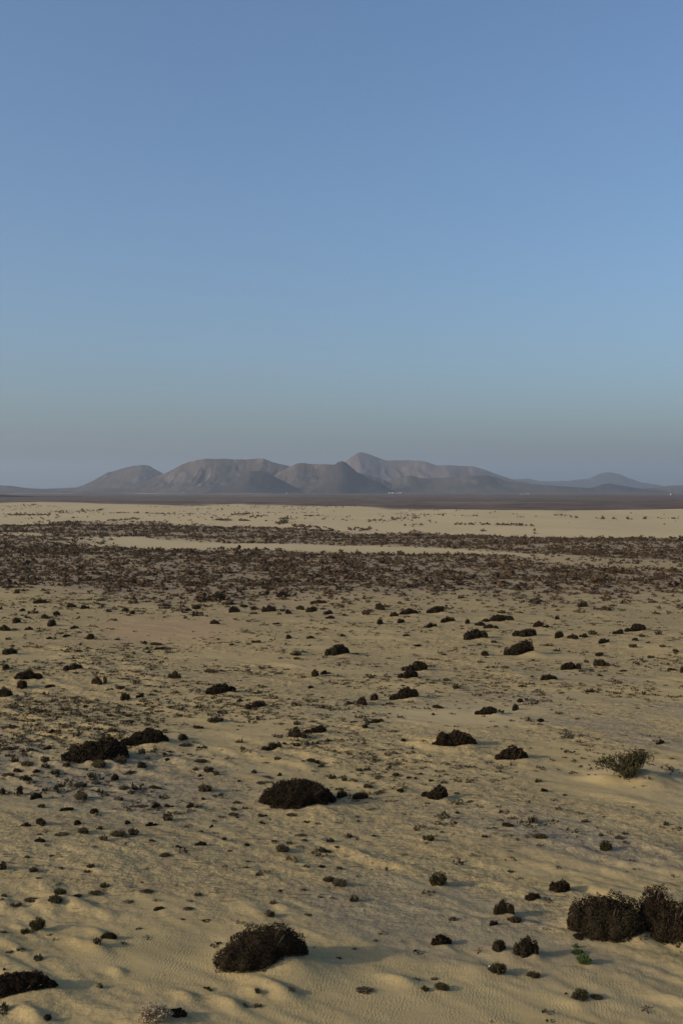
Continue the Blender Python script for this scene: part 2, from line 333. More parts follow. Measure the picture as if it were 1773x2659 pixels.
def mound_height(X, Y):
    X = np.asarray(X, float); Y = np.asarray(Y, float)
    h = np.zeros(X.shape)
    for mx, my, ra, rc, hh in MOUNDS:
        m = np.abs(X - mx) < 3.2 * max(ra, rc)
        m &= np.abs(Y - my) < 3.2 * max(ra, rc)
        if not m.any(): continue
        dx = X[m] - mx; dy = Y[m] - my
        a = (dx * WX + dy * WY) / ra; c = (-dx * WY + dy * WX) / rc
        a = np.where(a > 0, a * 1.5, a)             # steeper at the nose
        h[m] += hh * np.exp(-(a * a + c * c) * 1.3)
    return h

def drift(px, py):
    """where fresh sand lies smooth"""
    m = np.exp(-(((px - 1560) / 320) ** 2 + ((py - 2020 - 0.12 * (px - 1560)) / 55) ** 2))
    m = np.maximum(m, np.exp(-(((px - 1350) / 620) ** 2 + ((py - 2600) / 120) ** 2)))
    m = np.maximum(m, np.exp(-(((px - 450) / 260) ** 2 + ((py - 2520) / 90) ** 2)))
    return np.maximum(m, np.exp(-(((px - 1180) / 260) ** 2 + ((py - 1860) / 45) ** 2)))

def fine_height(X, Y):
    R = np.hypot(X, Y); a, c = along(X, Y), across(X, Y)
    near = 1 - sstep(60, 130, R)
    patch = sstep(0.40, 0.62, fbm(a / 9.0 + 5, c / 5.0, 21, 2))
    st_ = (fbm(a / 1.5, c / 0.36, 5, 3) - 0.5)
    st2 = np.maximum(fbm(a / 2.6 + 3, c / 0.55, 33, 2) - 0.52, 0)
    yq = np.maximum(np.where(Y > 1, Y, R), 1.0); pq = CX + F * np.clip(X / yq, -1.1, 1.1); rq = HORIZON + F * CAM_H / yq
    blown = np.exp(-(((pq - 1450) / 520) ** 2 + ((rq - 2120) / 190) ** 2))      # streaked, wind-cut ground at right
    h = near * blown * 0.20 * (fbm(a / 3.6 + 9, c / 0.50, 15, 3) - 0.5)
    h = h + near * (0.035 + 0.10 * patch) * st_ + near * 0.45 * st2 * (0.35 + 0.65 * patch)
    h = h + (1 - sstep(40, 75, R)) * 0.15 * (0.25 + 0.75 * patch) * np.maximum(fbm(a / 0.62, c / 0.24, 93, 2) - 0.45, 0)
    h = h + 0.10 * (fbm(X / 3.3, Y / 3.3, 41, 2) - 0.5) * (1 - sstep(80, 180, R))
    yy = np.maximum(np.where(Y > 1, Y, R), 1.0)
    return h * sstep(8, 20, R) * (1 - 0.7 * drift(CX + F * np.clip(X / yy, -1.1, 1.1), HORIZON + F * CAM_H / yy))

def height(X, Y):
    X = np.asarray(X, float); Y = np.asarray(Y, float)
    return base_height(X, Y) + mound_height(X, Y) + fine_height(X, Y)

# set every plant on the finished sand surface
gx, gy = ground_at_pixel([s['px'] for s in SH], [s['py'] for s in SH], height)
for s, X, Y in zip(SH, gx, gy):
    s['X'] = X * (1 + 0.45 * s['D'] / Y); s['Y'] = Y + 0.45 * s['D']

# ------------------------------------------------------------------ zones of the ground (in frame rows for the lines the eye sees on it)
def lerp_line(xs, ys): return lambda x: np.interp(x, xs, ys)
SAND_TOP = lerp_line([-900,0,200,300,450,600,900,1000,1300,1500,1773,2700], [1306,1306,1304,1308,1313,1309,1314,1320,1327,1328,1326,1324])
B2_TOP = lerp_line([-900,0,130,450,700,900,1200,1350,1773,2700], [1366,1363,1358,1361,1371,1377,1382,1389,1393,1396])
B2_BOT = lerp_line([-900,0,150,300,450,700,900,1050,1200,1350,1450,1773,2700], [1382,1386,1388,1393,1400,1407,1412,1419,1424,1436,1446,1460,1475])
B1_TOP = lerp_line([-900,0,150,250,350,450,700,900,1100,1250,1350,1450,1600,1773,2700], [1390,1396,1408,1416,1421,1424,1425,1428,1435,1440,1448,1460,1476,1490,1500])
B1_BOT = lerp_line([-900,0,250,450,700,900,1100,1350,1773,2700], [1515,1522,1545,1560,1560,1548,1535,1538,1540,1542])

def scrub_density(px, py):
    n = fbm(px / 60.0, py / 7.0, 77, 3) - 0.5
    n2 = fbm(px / 22.0, py / 4.0, 79, 2) - 0.5
    j = 14 * n
    b2 = sstep(-4, 5, py + j - B2_TOP(px)) * (1 - sstep(-4, 3, py + 0.4 * j - B2_BOT(px)))
    b1 = sstep(-3, 6, py + 0.5 * j - B1_TOP(px)) * (1 - sstep(-22, 22, py + 3.0 * j - B1_BOT(px)))
    left = 0.5 * (1 - sstep(150, 330, px)) * sstep(1384, 1392, py) * (1 - sstep(1412, 1424, py))
    right = 0.35 * sstep(1300, 1500, px) * sstep(1440, 1452, py) * (1 - sstep(1480, 1492, py))
    low = 0.34 * np.exp(-np.maximum(py - B1_BOT(px), 0) / 34.0) * sstep(0, 15, py - B1_BOT(px)) * sstep(150, 900, px + 500)
    return np.clip(np.maximum.reduce([b2 * (0.95 + 0.9 * n2), b1 * (0.9 + 1.0 * n2), left, right, low * (1 + 2 * n2)]), 0, 1)

# ------------------------------------------------------------------ materials
def new_mat(name):
    m = bpy.data.materials.new(name); m.use_nodes = True
    nt = m.node_tree; b = nt.nodes['Principled BSDF']
    return m, nt, b
def nd(nt, t, **kw):
    n = nt.nodes.new(t)
    for k, v in kw.items(): setattr(n, k, v)
    return n
def mixc(nt, fac, a, b):
    m = nd(nt, 'ShaderNodeMix', data_type='RGBA')
    for sock, v in ((m.inputs[0], fac), (m.inputs[6], a), (m.inputs[7], b)):
        if isinstance(v, (int, float)): sock.default_value = v
        elif isinstance(v, tuple): sock.default_value = (*v, 1)
        else: nt.links.new(v, sock)
    return m.outputs[2]
def mth(nt, op, a, b=None, c=None):
    m = nd(nt, 'ShaderNodeMath', operation=op)
    for i, v in enumerate((a, b, c)):
        if v is None: continue
        if isinstance(v, (int, float)): m.inputs[i].default_value = v
        else: nt.links.new(v, m.inputs[i])
    return m.outputs[0]
def ramp(nt, val, lo, hi):
    m = nd(nt, 'ShaderNodeMapRange', interpolation_type='SMOOTHSTEP')
    nt.links.new(val, m.inputs[0]); m.inputs[1].default_value = lo; m.inputs[2].default_value = hi
    return m.outputs[0]
def noise(nt, vec, scale, detail=3, rough=0.55, dist=0.0):
    n = nd(nt, 'ShaderNodeTexNoise'); n.inputs['Scale'].default_value = scale; n.inputs['Detail'].default_value = detail
    n.inputs['Roughness'].default_value = rough; n.inputs['Distortion'].default_value = dist
    nt.links.new(vec, n.inputs['Vector']); return n.outputs[0]

def ground_material():
    m, nt, b = new_mat('dune_sand'); L = nt.links
    pos = nd(nt, 'ShaderNodeTexCoord').outputs['Object']
    at = nd(nt, 'ShaderNodeAttribute', attribute_name='zones'); sep = nd(nt, 'ShaderNodeSeparateColor'); L.new(at.outputs['Color'], sep.inputs[0])
    at2 = nd(nt, 'ShaderNodeAttribute', attribute_name='cover'); sep2 = nd(nt, 'ShaderNodeSeparateColor'); L.new(at2.outputs['Color'], sep2.inputs[0])
    malpais, grey, red, ripple = sep.outputs[0], sep.outputs[1], sep.outputs[2], at.outputs['Alpha']
    litter, duff = sep2.outputs[0], sep2.outputs[1]
    mp = nd(nt, 'ShaderNodeMapping'); L.new(pos, mp.inputs[0]); mp.inputs['Rotation'].default_value = (0, 0, math.atan2(-WY, WX)); mp.inputs['Scale'].default_value = (0.15, 1, 1)
    wind = mp.outputs[0]
    sand = mixc(nt, ramp(nt, noise(nt, wind, 0.7, 4), 0.3, 0.7), (0.352, 0.256, 0.114), (0.412, 0.303, 0.139))
    sand = mixc(nt, mth(nt, 'MULTIPLY', ramp(nt, noise(nt, pos, 0.06, 4), 0.45, 0.7), 0.5), sand, (0.36, 0.264, 0.128))
    sand = mixc(nt, mth(nt, 'MULTIPLY', ramp(nt, noise(nt, pos, 9.0, 5, 0.7), 0.45, 0.75), 0.35), sand, (0.23, 0.168, 0.078))
    sand = mixc(nt, mth(nt, 'MULTIPLY', sep2.outputs[2], 0.8), sand, (0.50, 0.385, 0.215))
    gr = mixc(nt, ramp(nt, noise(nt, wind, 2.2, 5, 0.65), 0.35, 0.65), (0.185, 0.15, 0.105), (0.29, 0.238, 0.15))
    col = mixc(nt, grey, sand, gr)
    col = mixc(nt, red, col, (0.33, 0.215, 0.115))
    # dry twigs, pebbles and dead leaves strewn on the crust
    lit = noise(nt, wind, 7.0, 4, 0.75); lit2 = noise(nt, pos, 2.6, 4, 0.7)
    spots = mth(nt, 'MULTIPLY', ramp(nt, lit, 0.52, 0.64), ramp(nt, lit2, 0.38, 0.60))
    chips = mth(nt, 'MULTIPLY', ramp(nt, noise(nt, pos, 5.5, 4, 0.7), 0.60, 0.68), mth(nt, 'MULTIPLY', litter, 0.7))
    col = mixc(nt, chips, col, (0.46, 0.36, 0.21))
    col = mixc(nt, mth(nt, 'MULTIPLY', ramp(nt, noise(nt, pos, 3.0, 5, 0.75), 0.42, 0.64), mth(nt, 'MULTIPLY', litter, 0.55)), col, (0.165, 0.122, 0.07))
    col = mixc(nt, mth(nt, 'MULTIPLY', spots, litter), col, (0.11, 0.078, 0.046))
    col = mixc(nt, mth(nt, 'MULTIPLY', duff, ramp(nt, noise(nt, pos, 0.9, 4, 0.7), 0.18, 0.5)), col, (0.235, 0.168, 0.10))
    rock = mixc(nt, ramp(nt, noise(nt, pos, 0.02, 6, 0.7), 0.35, 0.7), (0.085, 0.058, 0.043), (0.16, 0.110, 0.080))
    rock = mixc(nt, ramp(nt, noise(nt, pos, 0.0025, 6, 0.65), 0.46, 0.66), rock, (0.18, 0.14, 0.10))
    col = mixc(nt, malpais, col, rock)
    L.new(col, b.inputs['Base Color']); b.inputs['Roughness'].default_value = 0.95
    b.inputs['Specular IOR Level'].default_value = 0.1
    # wind ripples, crests running away from the camera, and grain
    mr = nd(nt, 'ShaderNodeMapping'); L.new(pos, mr.inputs[0]); mr.inputs['Rotation'].default_value = (0, 0, math.radians(9))
    wv = nd(nt, 'ShaderNodeTexWave', wave_type='BANDS', bands_direction='X', wave_profile='SIN')
    wv.inputs['Scale'].default_value = 3.3; wv.inputs['Distortion'].default_value = 10.0; wv.inputs['Detail'].default_value = 3.0
    wv.inputs['Detail Scale'].default_value = 1.7; wv.inputs['Detail Roughness'].default_value = 0.6
    L.new(mr.outputs[0], wv.inputs['Vector'])
    b1 = nd(nt, 'ShaderNodeBump'); b1.inputs['Distance'].default_value = 0.0055; L.new(mth(nt, 'MULTIPLY', ripple, ramp(nt, noise(nt, pos, 1.3, 3), 0.3, 0.6)), b1.inputs['Strength']); L.new(wv.outputs[1], b1.inputs['Height'])
    b2 = nd(nt, 'ShaderNodeBump'); b2.inputs['Distance'].default_value = 0.06; L.new(mth(nt, 'MULTIPLY_ADD', litter, 0.55, 0.14), b2.inputs['Strength'])
    L.new(noise(nt, wind, 5.0, 5, 0.7), b2.inputs['Height']); L.new(b1.outputs[0], b2.inputs['Normal'])
    b3 = nd(nt, 'ShaderNodeBump'); b3.inputs['Distance'].default_value = 0.12; L.new(mth(nt, 'MULTIPLY', litter, 0.95), b3.inputs['Strength'])
    L.new(noise(nt, pos, 2.6, 4, 0.62), b3.inputs['Height']); L.new(b2.outputs[0], b3.inputs['Normal'])
    L.new(b3.outputs[0], b.inputs['Normal'])
    return m

def leaf_material(name, c1, c2, c3, scale=9.0):
    m, nt, b = new_mat(name); L = nt.links
    pos = nd(nt, 'ShaderNodeTexCoord').outputs['Object']
    inf = nd(nt, 'ShaderNodeObjectInfo')
    col = mixc(nt, ramp(nt, noise(nt, pos, scale, 3, 0.6), 0.32, 0.68), c1, c2)
    col = mixc(nt, mth(nt, 'MULTIPLY', inf.outputs['Random'], 0.7), col, c3)
    L.new(col, b.inputs['Base Color']); b.inputs['Roughness'].default_value = 0.9; b.inputs['Specular IOR Level'].default_value = 0.06
    return m
M_DARK = leaf_material('dark_leaves', (0.019, 0.012, 0.007), (0.038, 0.025, 0.013), (0.034, 0.026, 0.013))
M_BROWN = leaf_material('brown_twigs', (0.034, 0.024, 0.014), (0.085, 0.060, 0.033), (0.105, 0.085, 0.048))
M_OLIVE = leaf_material('olive_leaves', (0.038, 0.032, 0.013), (0.072, 0.058, 0.024), (0.056, 0.048, 0.019))
M_GREEN = leaf_material('green_leaves', (0.045, 0.070, 0.020), (0.080, 0.115, 0.032), (0.06, 0.09, 0.03))
M_DRY = leaf_material('dry_twigs', (0.30, 0.23, 0.14), (0.45, 0.36, 0.23), (0.34, 0.26, 0.15), 14)
M_SCRUB = leaf_material('scrub_mass', (0.042, 0.026, 0.014), (0.125, 0.084, 0.048), (0.065, 0.042, 0.022), 0.35)
M_BARK, nt_, b_ = new_mat('woody_stems')
nt_.links.new(mixc(nt_, ramp(nt_, noise(nt_, nd(nt_, 'ShaderNodeTexCoord').outputs['Object'], 30, 3), .3, .7), (0.07, 0.05, 0.033), (0.14, 0.10, 0.066)), b_.inputs['Base Color'])
b_.inputs['Roughness'].default_value = 0.9

# ------------------------------------------------------------------ the ground: one sheet to the horizon
def build_ground():
    half = math.radians(30)
    th = np.concatenate([np.linspace(-math.pi, -half, 34)[:-1], np.linspace(-half, half, 540), np.linspace(half, math.pi, 34)[1:]])
    r = np.concatenate([[0.02, 3, 7, 11, 14, 17], np.exp(np.arange(math.log(19.0), math.log(1500.0), 0.0046)), np.exp(np.linspace(math.log(1510.0), math.log(26000.0), 70))])
    T, R = np.meshgrid(th, r)
    X = R * np.sin(T); Y = R * np.cos(T)
    Z = height(X.ravel(), Y.ravel()).reshape(X.shape)
    nr, nc = X.shape
    V = np.stack([X, Y, Z], -1).reshape(-1, 3)
    idx = np.arange(nr * nc).reshape(nr, nc)
    Fq = np.stack([idx[:-1, :-1], idx[:-1, 1:], idx[1:, 1:], idx[1:, :-1]], -1).reshape(-1, 4)[:, ::-1]
    me = mesh_arrays('ground', V, Fq, ground_material(), smooth=True, n=4)
    x, y, z = V[:, 0], V[:, 1], V[:, 2]
    Rr = np.hypot(x, y)
    # lines on the ground are looked up by the bearing and range of each point
    yy = np.maximum(np.where(y > 1, y, Rr), 1.0)
    px = CX + F * np.clip(x / yy, -1.1, 1.1); py = HORIZON + F * CAM_H / np.maximum(np.where(y > 1, y, Rr), 1.0)
    a, c = along(x, y), across(x, y)
    n = fbm(px / 90.0, Rr / 120.0, 51, 3) - 0.5
    mal = sstep(2.0, -2.0, py + 8 * n - SAND_TOP(px))
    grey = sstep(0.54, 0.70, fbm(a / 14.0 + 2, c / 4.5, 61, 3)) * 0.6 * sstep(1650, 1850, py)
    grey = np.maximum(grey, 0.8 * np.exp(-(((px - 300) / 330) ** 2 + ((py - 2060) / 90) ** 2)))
    grey = np.maximum(grey, 0.95 * np.exp(-(((px - 1500) / 300) ** 2 + ((py - 2165 - 0.16 * (px - 1530)) / 45) ** 2)))  # grey crust band at right, shade of the streak hollows painted in
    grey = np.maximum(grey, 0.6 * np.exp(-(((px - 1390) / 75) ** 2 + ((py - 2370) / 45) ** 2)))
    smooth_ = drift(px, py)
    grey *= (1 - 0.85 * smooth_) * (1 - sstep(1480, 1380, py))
    red = 0.85 * np.exp(-((np.abs(px - 430) / 190) ** 3 + (np.abs(py - 1636) / 34) ** 3))
    rip = (1 - sstep(34, 60, Rr)) * np.clip(0.25 + 0.75 * smooth_ + 0.6 * (fbm(x / 5, y / 5, 71, 2) - .5), 0, 1)
    lit = np.clip(sstep(0.33, 0.54, fbm(a / 7.0, c / 3.4, 81, 3)) * (1 - 0.9 * smooth_) * sstep(1500, 1640, py) * (1 - 0.7 * sstep(2260, 2460, py)) + 0.22 * (1 - smooth_), 0, 1)
    lit = np.clip(lit + 0.5 * np.exp(-(((px - 150) / 480) ** 2 + ((py - 1980) / 190) ** 2)), 0, 1)
    lit = np.clip(lit + 0.45 * np.exp(-(((px - 1420) / 420) ** 2 + ((py - 2130 - 0.12 * (px - 1420)) / 110) ** 2)) * (1 - smooth_), 0, 1)
    lit *= (1 - red)
    duff = np.clip(1.25 * scrub_density(px, py), 0, .93) * (py < 1640) * (1 - mal)
    loose = np.maximum(sstep(1480, 1400, py), 0.45 * np.exp(-(((px - 1150) / 300) ** 2 + ((py - 1850) / 40) ** 2)))
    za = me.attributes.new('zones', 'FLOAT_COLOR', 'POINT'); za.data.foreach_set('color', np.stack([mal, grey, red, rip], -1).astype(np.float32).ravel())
    zb = me.attributes.new('cover', 'FLOAT_COLOR', 'POINT'); zb.data.foreach_set('color', np.stack([lit, duff, loose, np.ones_like(lit)], -1).astype(np.float32).ravel())
    o = link('ground', me)
    tag(o, 'pale rippled dune sand and dark lava plain reaching the hills', 'sand', kind='structure')
build_ground()

# ------------------------------------------------------------------ hills on the horizon
def hill_material(name, c1, c2, c3):
    m, nt, b = new_mat(name); L = nt.links
    pos = nd(nt, 'ShaderNodeTexCoord').outputs['Object']
    mp = nd(nt, 'ShaderNodeMapping'); L.new(pos, mp.inputs[0]); mp.inputs['Scale'].default_value = (1, 0.35, 0.35)
    col = mixc(nt, ramp(nt, noise(nt, mp.outputs[0], 0.005, 6, 0.7), 0.38, 0.62), c1, c2)
    col = mixc(nt, ramp(nt, noise(nt, mp.outputs[0], 0.016, 6, 0.75, 0.8), 0.50, 0.66), col, c3)
    L.new(col, b.inputs['Base Color']); b.inputs['Roughness'].default_value = 1.0; b.inputs['Specular IOR Level'].default_value = 0.0
    return m
H_TAN = hill_material('hill_tan', (0.060, 0.046, 0.036), (0.10, 0.077, 0.059), (0.17, 0.132, 0.10))
H_DARK = hill_material('hill_dark', (0.038, 0.030, 0.026), (0.058, 0.046, 0.039), (0.085, 0.068, 0.057))
H_ROSE = hill_material('hill_rose', (0.105, 0.074, 0.060), (0.15, 0.106, 0.085), (0.185, 0.135, 0.107))
H_OLIVE = hill_material('hill_olive', (0.066, 0.053, 0.040), (0.10, 0.08, 0.06), (0.14, 0.115, 0.086))

def hill(name, label, dist, pts, mat, seed, slope=2.4, gully=0.2, nx=190, ny=56, depth_shift=0):
    pts = np.array(pts, float)
    Xp = (pts[:, 0] - CX) * dist / F; Zp = np.maximum(CAM_H + (HORIZON - pts[:, 1]) * dist / F, 0)
    xs = np.linspace(Xp[0], Xp[-1], nx); P = np.interp(xs, Xp, Zp)
    k = np.array([1, 2, 3, 2, 1]) / 9.0
    P = np.convolve(np.pad(P, 2, mode='edge'), k, 'valid')
    P = P + P.max() * 0.022 * (fbm(xs / (0.06 * dist) * 12, xs * 0 + seed, seed, 3) - 0.5) * (P > 4)
    ts = np.linspace(-1, 1, ny); ts = np.sign(ts) * np.abs(ts) ** 1.25
    Xg, Tg = np.meshgrid(xs, ts)
    Pg = np.broadcast_to(P, Xg.shape)
    wd = 0.03 * dist + slope * np.convolve(np.pad(P, 12, mode='edge'), np.ones(25) / 25, 'valid')
    wobble = 0.02 * dist * (fbm(xs / (0.05 * dist), xs * 0, seed + 5, 3) - 0.5)
    Yg = dist + depth_shift + wobble + Tg * wd
    t = np.abs(Tg)
    S = (1 - t) ** 1.12 * (1 - 0.25 * np.sin(math.pi * t) * (t < 1))
    gx_ = Xg / (0.011 * dist) + 2.2 * fbm(Xg / (0.022 * dist), Yg / (0.03 * dist), seed + 9, 3)
    rid = 1 - np.abs(2 * fbm(gx_, Yg / (0.035 * dist) + seed, seed + 2, 4) - 1)
    Z = Pg * S * (1 - gully * (4 * t * (1 - t)) ** 0.7 * (0.8 * (1 - rid) + 0.7 * fbm(Xg / (0.02 * dist), Yg / (0.02 * dist), seed + 7, 3)))
    Z = Z - 2.5 * (t > 0.985) - 0.5
    V = np.stack([Xg, Yg, Z], -1).reshape(-1, 3)
    idx = np.arange(nx * ny).reshape(ny, nx)
    Q = np.stack([idx[:-1, :-1], idx[:-1, 1:], idx[1:, 1:], idx[1:, :-1]], -1).reshape(-1, 4)
    o = link(name, mesh_arrays(name, V, Q, mat, smooth=True, n=4))
    tag(o, label, 'hill', kind='structure')

hill('hill', 'faint blue grey peak farthest away at right', 15500, [(1270,1268),(1320,1245),(1370,1241),(1400,1249),(1470,1248),(1530,1242),(1560,1227),(1580,1224),(1605,1229),(1630,1240),(1665,1252),(1710,1258),(1760,1270)], H_DARK, 3)
hill('hill', 'rose coloured ridge with the highest pointed peak behind the others', 10200, [(800,1272),(870,1216),(898,1196),(915,1184),(927,1174),(935,1170),(945,1173),(975,1183),(1005,1194),(1060,1192),(1105,1196),(1130,1206),(1180,1207),(1230,1209),(1270,1222),(1310,1238),(1350,1248),(1400,1258),(1480,1268),(1540,1274)], H_ROSE, 14, gully=.32)
hill('hill', 'small far cone with a soft summit left of the great flat-topped hill', 8800, [(150,1274),(200,1266),(240,1249),(280,1226),(300,1222),(330,1212),(350,1207),(378,1206),(390,1208),(405,1217),(425,1228),(480,1252),(540,1272)], H_TAN, 23)
hill('hill', 'low olive ridge at the far left under the sky', 7600, [(-500,1266),(-200,1256),(0,1260),(35,1261),(70,1267),(110,1269),(160,1267),(220,1264),(300,1268),(380,1274)], H_OLIVE, 31, gully=.12)
hill('hill', 'great flat-topped hill with scree gullies left of centre', 7800, [(290,1276),(360,1258),(400,1240),(430,1226),(455,1212),(480,1199),(510,1190),(540,1187),(600,1190),(640,1190),(675,1187),(690,1190),(710,1199),(745,1206),(775,1216),(820,1240),(880,1266),(930,1276)], H_TAN, 44, gully=.46)
hill('hill', 'mid brown hill with a notched crest right of the flat-topped hill', 7500, [(640,1276),(700,1240),(745,1212),(775,1200),(790,1199),(805,1202),(850,1203),(880,1206),(920,1222),(960,1234),(1000,1246),(1040,1266),(1080,1277)], H_TAN, 57, gully=.42)
hill('hill', 'dark sharp cone in front of the rose ridge', 7100, [(780,1277),(820,1250),(850,1222),(868,1205),(878,1198),(888,1195),(898,1199),(910,1210),(930,1226),(950,1238),(985,1252),(1010,1270),(1030,1277)], H_DARK, 66, gully=.15)
hill('hill', 'low dark purple hill at the foot of the flat-topped hill', 6900, [(530,1279),(585,1256),(620,1236),(650,1223),(680,1222),(700,1230),(730,1246),(765,1264),(800,1278)], H_DARK, 71, gully=.2)
hill('hill', 'long low grey brown hill under the rose ridge', 7600, [(960,1276),(1010,1248),(1060,1233),(1100,1242),(1140,1240),(1180,1237),(1230,1234),(1265,1233),(1290,1238),(1320,1249),(1400,1258),(1500,1265),(1600,1272),(1660,1276)], H_OLIVE, 83, gully=.22)
hill('hill', 'little knoll in front of the faint far peak', 8600, [(1480,1275),(1545,1264),(1565,1257),(1582,1254),(1600,1258),(1650,1267),(1720,1275)], H_DARK, 91, gully=.1)
hill('hill', 'low grey ridge running out at the right edge', 9000, [(1620,1274),(1690,1267),(1740,1260),(1773,1260),(1900,1255),(2100,1266),(2300,1272)], H_OLIVE, 97, gully=.1)
hill('lava_ridge', 'low dark lava ridge at the left edge behind the dunes', 2600, [(-700,1291),(-300,1284),(-60,1282),(0,1283),(40,1286),(120,1290),(200,1290)], H_DARK, 105, gully=.05, nx=90, ny=24)

# pale banks at the foot of the hills
M_BANK, nt_, b_ = new_mat('pale_bank_soil')
nt_.links.new(mixc(nt_, ramp(nt_, noise(nt_, nd(nt_, 'ShaderNodeTexCoord').outputs['Object'], 0.05, 4), .3, .7), (0.20, 0.16, 0.12), (0.36, 0.29, 0.22)), b_.inputs['Base Color'])
b_.inputs['Roughness'].default_value = 1
def bank(label, x0, x1, row, dist, hgt, seed):
    n = 60; xs = np.linspace((x0 - CX) * dist / F, (x1 - CX) * dist / F, n)
    prof = hgt * np.sin(np.linspace(0, math.pi, n)) ** 0.4 * (0.35 + 0.9 * vnoise(xs / (0.02 * dist), xs * 0, seed))
    wob = 60 * (vnoise(xs / 400, xs * 0 + 3, seed) - .5)
    V = []; 
    for off, f in ((-26, 0), (-8, .9), (0, 1), (10, .8), (28, 0)):
        V += [(x, dist + w + off, p * f - 0.4 + z) for x, w, p, z in zip(xs, wob, prof, height(xs, dist + wob))]
    idx = np.arange(5 * n).reshape(5, n)
    Q = np.stack([idx[:-1, :-1], idx[:-1, 1:], idx[1:, 1:], idx[1:, :-1]], -1).reshape(-1, 4)
    tag(link('earth_bank', mesh_arrays('earth_bank', V, Q, M_BANK, True, 4)), label, 'earth bank', kind='structure')
bank('pale earth bank along the foot of the flat-topped hill, left', 300, 480, 1279, 5600, 4.2, 4)
bank('pale earth bank along the foot of the dark purple hill', 560, 760, 1282, 5200, 2.6, 5)
bank('pale earth bank crossing the lava plain at right', 1230, 1560, 1289, 3900, 1.5, 6)
bank('pale earth bank below the left ridge', 20, 190, 1287, 5000, 3.4, 7)

# white houses far out on the plain
M_WHITE, nt_, b_ = new_mat('white_render')
nt_.links.new(mixc(nt_, ramp(nt_, noise(nt_, nd(nt_, 'ShaderNodeTexCoord').outputs['Object'], 0.6, 4), .3, .7), (0.36, 0.345, 0.32), (0.48, 0.465, 0.435)), b_.inputs['Base Color'])
M_DOOR, nt_, b_ = new_mat('house_openings')
nt_.links.new(mixc(nt_, ramp(nt_, noise(nt_, nd(nt_, 'ShaderNodeTexCoord').outputs['Object'], 2, 2), .3, .7), (0.05, 0.05, 0.055), (0.09, 0.08, 0.075)), b_.inputs['Base Color'])
M_ROOF, nt_, b_ = new_mat('flat_roof')
nt_.links.new(mixc(nt_, ramp(nt_, noise(nt_, nd(nt_, 'ShaderNodeTexCoord').outputs['Object'], 1, 2), .3, .7), (0.40, 0.36, 0.31), (0.52, 0.47, 0.42)), b_.inputs['Base Color'])
def box(x0, x1, y0, y1, z0, z1):
    V = [(x, y, z) for z in (z0, z1) for y in (y0, y1) for x in (x0, x1)]
    Q = [(0, 2, 3, 1), (4, 5, 7, 6), (0, 1, 5, 4), (2, 6, 7, 3), (0, 4, 6, 2), (1, 3, 7, 5)]
    return V, Q
def boxes(lst):
    V, Q = [], []
    for b in lst:
        v, q = box(*b); o = len(V); V += v; Q += [tuple(i + o for i in f) for f in q]
    return V, Q
def house(px, dist, w, h, d, label):
    X = (px - CX) * dist / F
    e = link('white_house', None, (X, dist, float(height(np.array([X]), np.array([float(dist)]))[0]) - 0.3)); tag(e, label, 'house', 'white houses at the foot of the hills')
    V, Q = boxes([(-w/2, w/2, 0, d, 0, h)]); link('wall', mesh_arrays('wall', V, Q, M_WHITE, n=4), parent=e)
    V, Q = boxes([(-w/2 - .3, w/2 + .3, -.3, .1, h + .004, h + .8), (-w/2 - .3, w/2 + .3, d - .1, d + .3, h + .004, h + .8), (-w/2 - .3, -w/2 + .1, .104, d - .104, h + .004, h + .8), (w/2 - .1, w/2 + .3, .104, d - .104, h + .004, h + .8)])
    link('roof', mesh_arrays('roof', V, Q, M_ROOF, n=4), parent=e)
    V, Q = boxes([(-.6, .6, -.08, .12, .3, 2.5)]); link('door', mesh_arrays('door', V, Q, M_DOOR, n=4), parent=e)
    for s in (-1, 1):
        V, Q = boxes([(s * w * .3 - .7, s * w * .3 + .7, -.06, .1, h * .45, h * .45 + 1.3)]); link('window', mesh_arrays('window', V, Q, M_DOOR, n=4), parent=e)
for px, d_, w, h, lab in [(1012, 5900, 15, 5.5, 'tiny white house, leftmost below the dark cone'), (1021, 5940, 17, 6, 'tiny white house, second from left below the dark cone'),
        (1031, 5900, 10, 4.5, 'tiny white house, third from left below the dark cone'), (1040, 5960, 15, 6, 'tiny white house, rightmost of four below the dark cone'),
        (744, 5150, 9, 5, 'single white house at the end of the pale bank under the purple hill'),
        (1353, 4100, 7, 4.5, 'tiny white house, left one of three on the right plain'), (1362, 4130, 6, 4, 'tiny white house, middle one of three on the right plain'),
        (1371, 4100, 8, 5.5, 'tiny white house, right one of three on the right plain'), (1742, 3800, 8, 4, 'lone white house on the plain close to the right edge')]:
    house(px, d_, w, h, w * .8, lab)

# ------------------------------------------------------------------ plants: shapes
def unit(v): return v / np.maximum(np.linalg.norm(v, axis=-1, keepdims=True), 1e-9)

def leaf_cards(P, N, size, r, droop=0.0, thin=0.45):
    n = len(P)
    d = unit(N + 0.9 * r.normal(size=(n, 3))); s = unit(np.cross(d, r.normal(size=(n, 3))))
    L = size * r.uniform(0.6, 1.4, (n, 1)); w = L * thin
    V = np.stack([P - d * L * .4, P + s * w, P + d * L * .6, P - s * w], 1).reshape(-1, 3)
    i = np.arange(n)[:, None] * 4
    T = np.concatenate([i + [0, 1, 2], i + [0, 2, 3]], 0)
    return V, T

def swell(x): return np.interp(x, [-1, -.55, -.1, .3, .7, 1], [.55, .78, .94, 1.0, .92, .6])

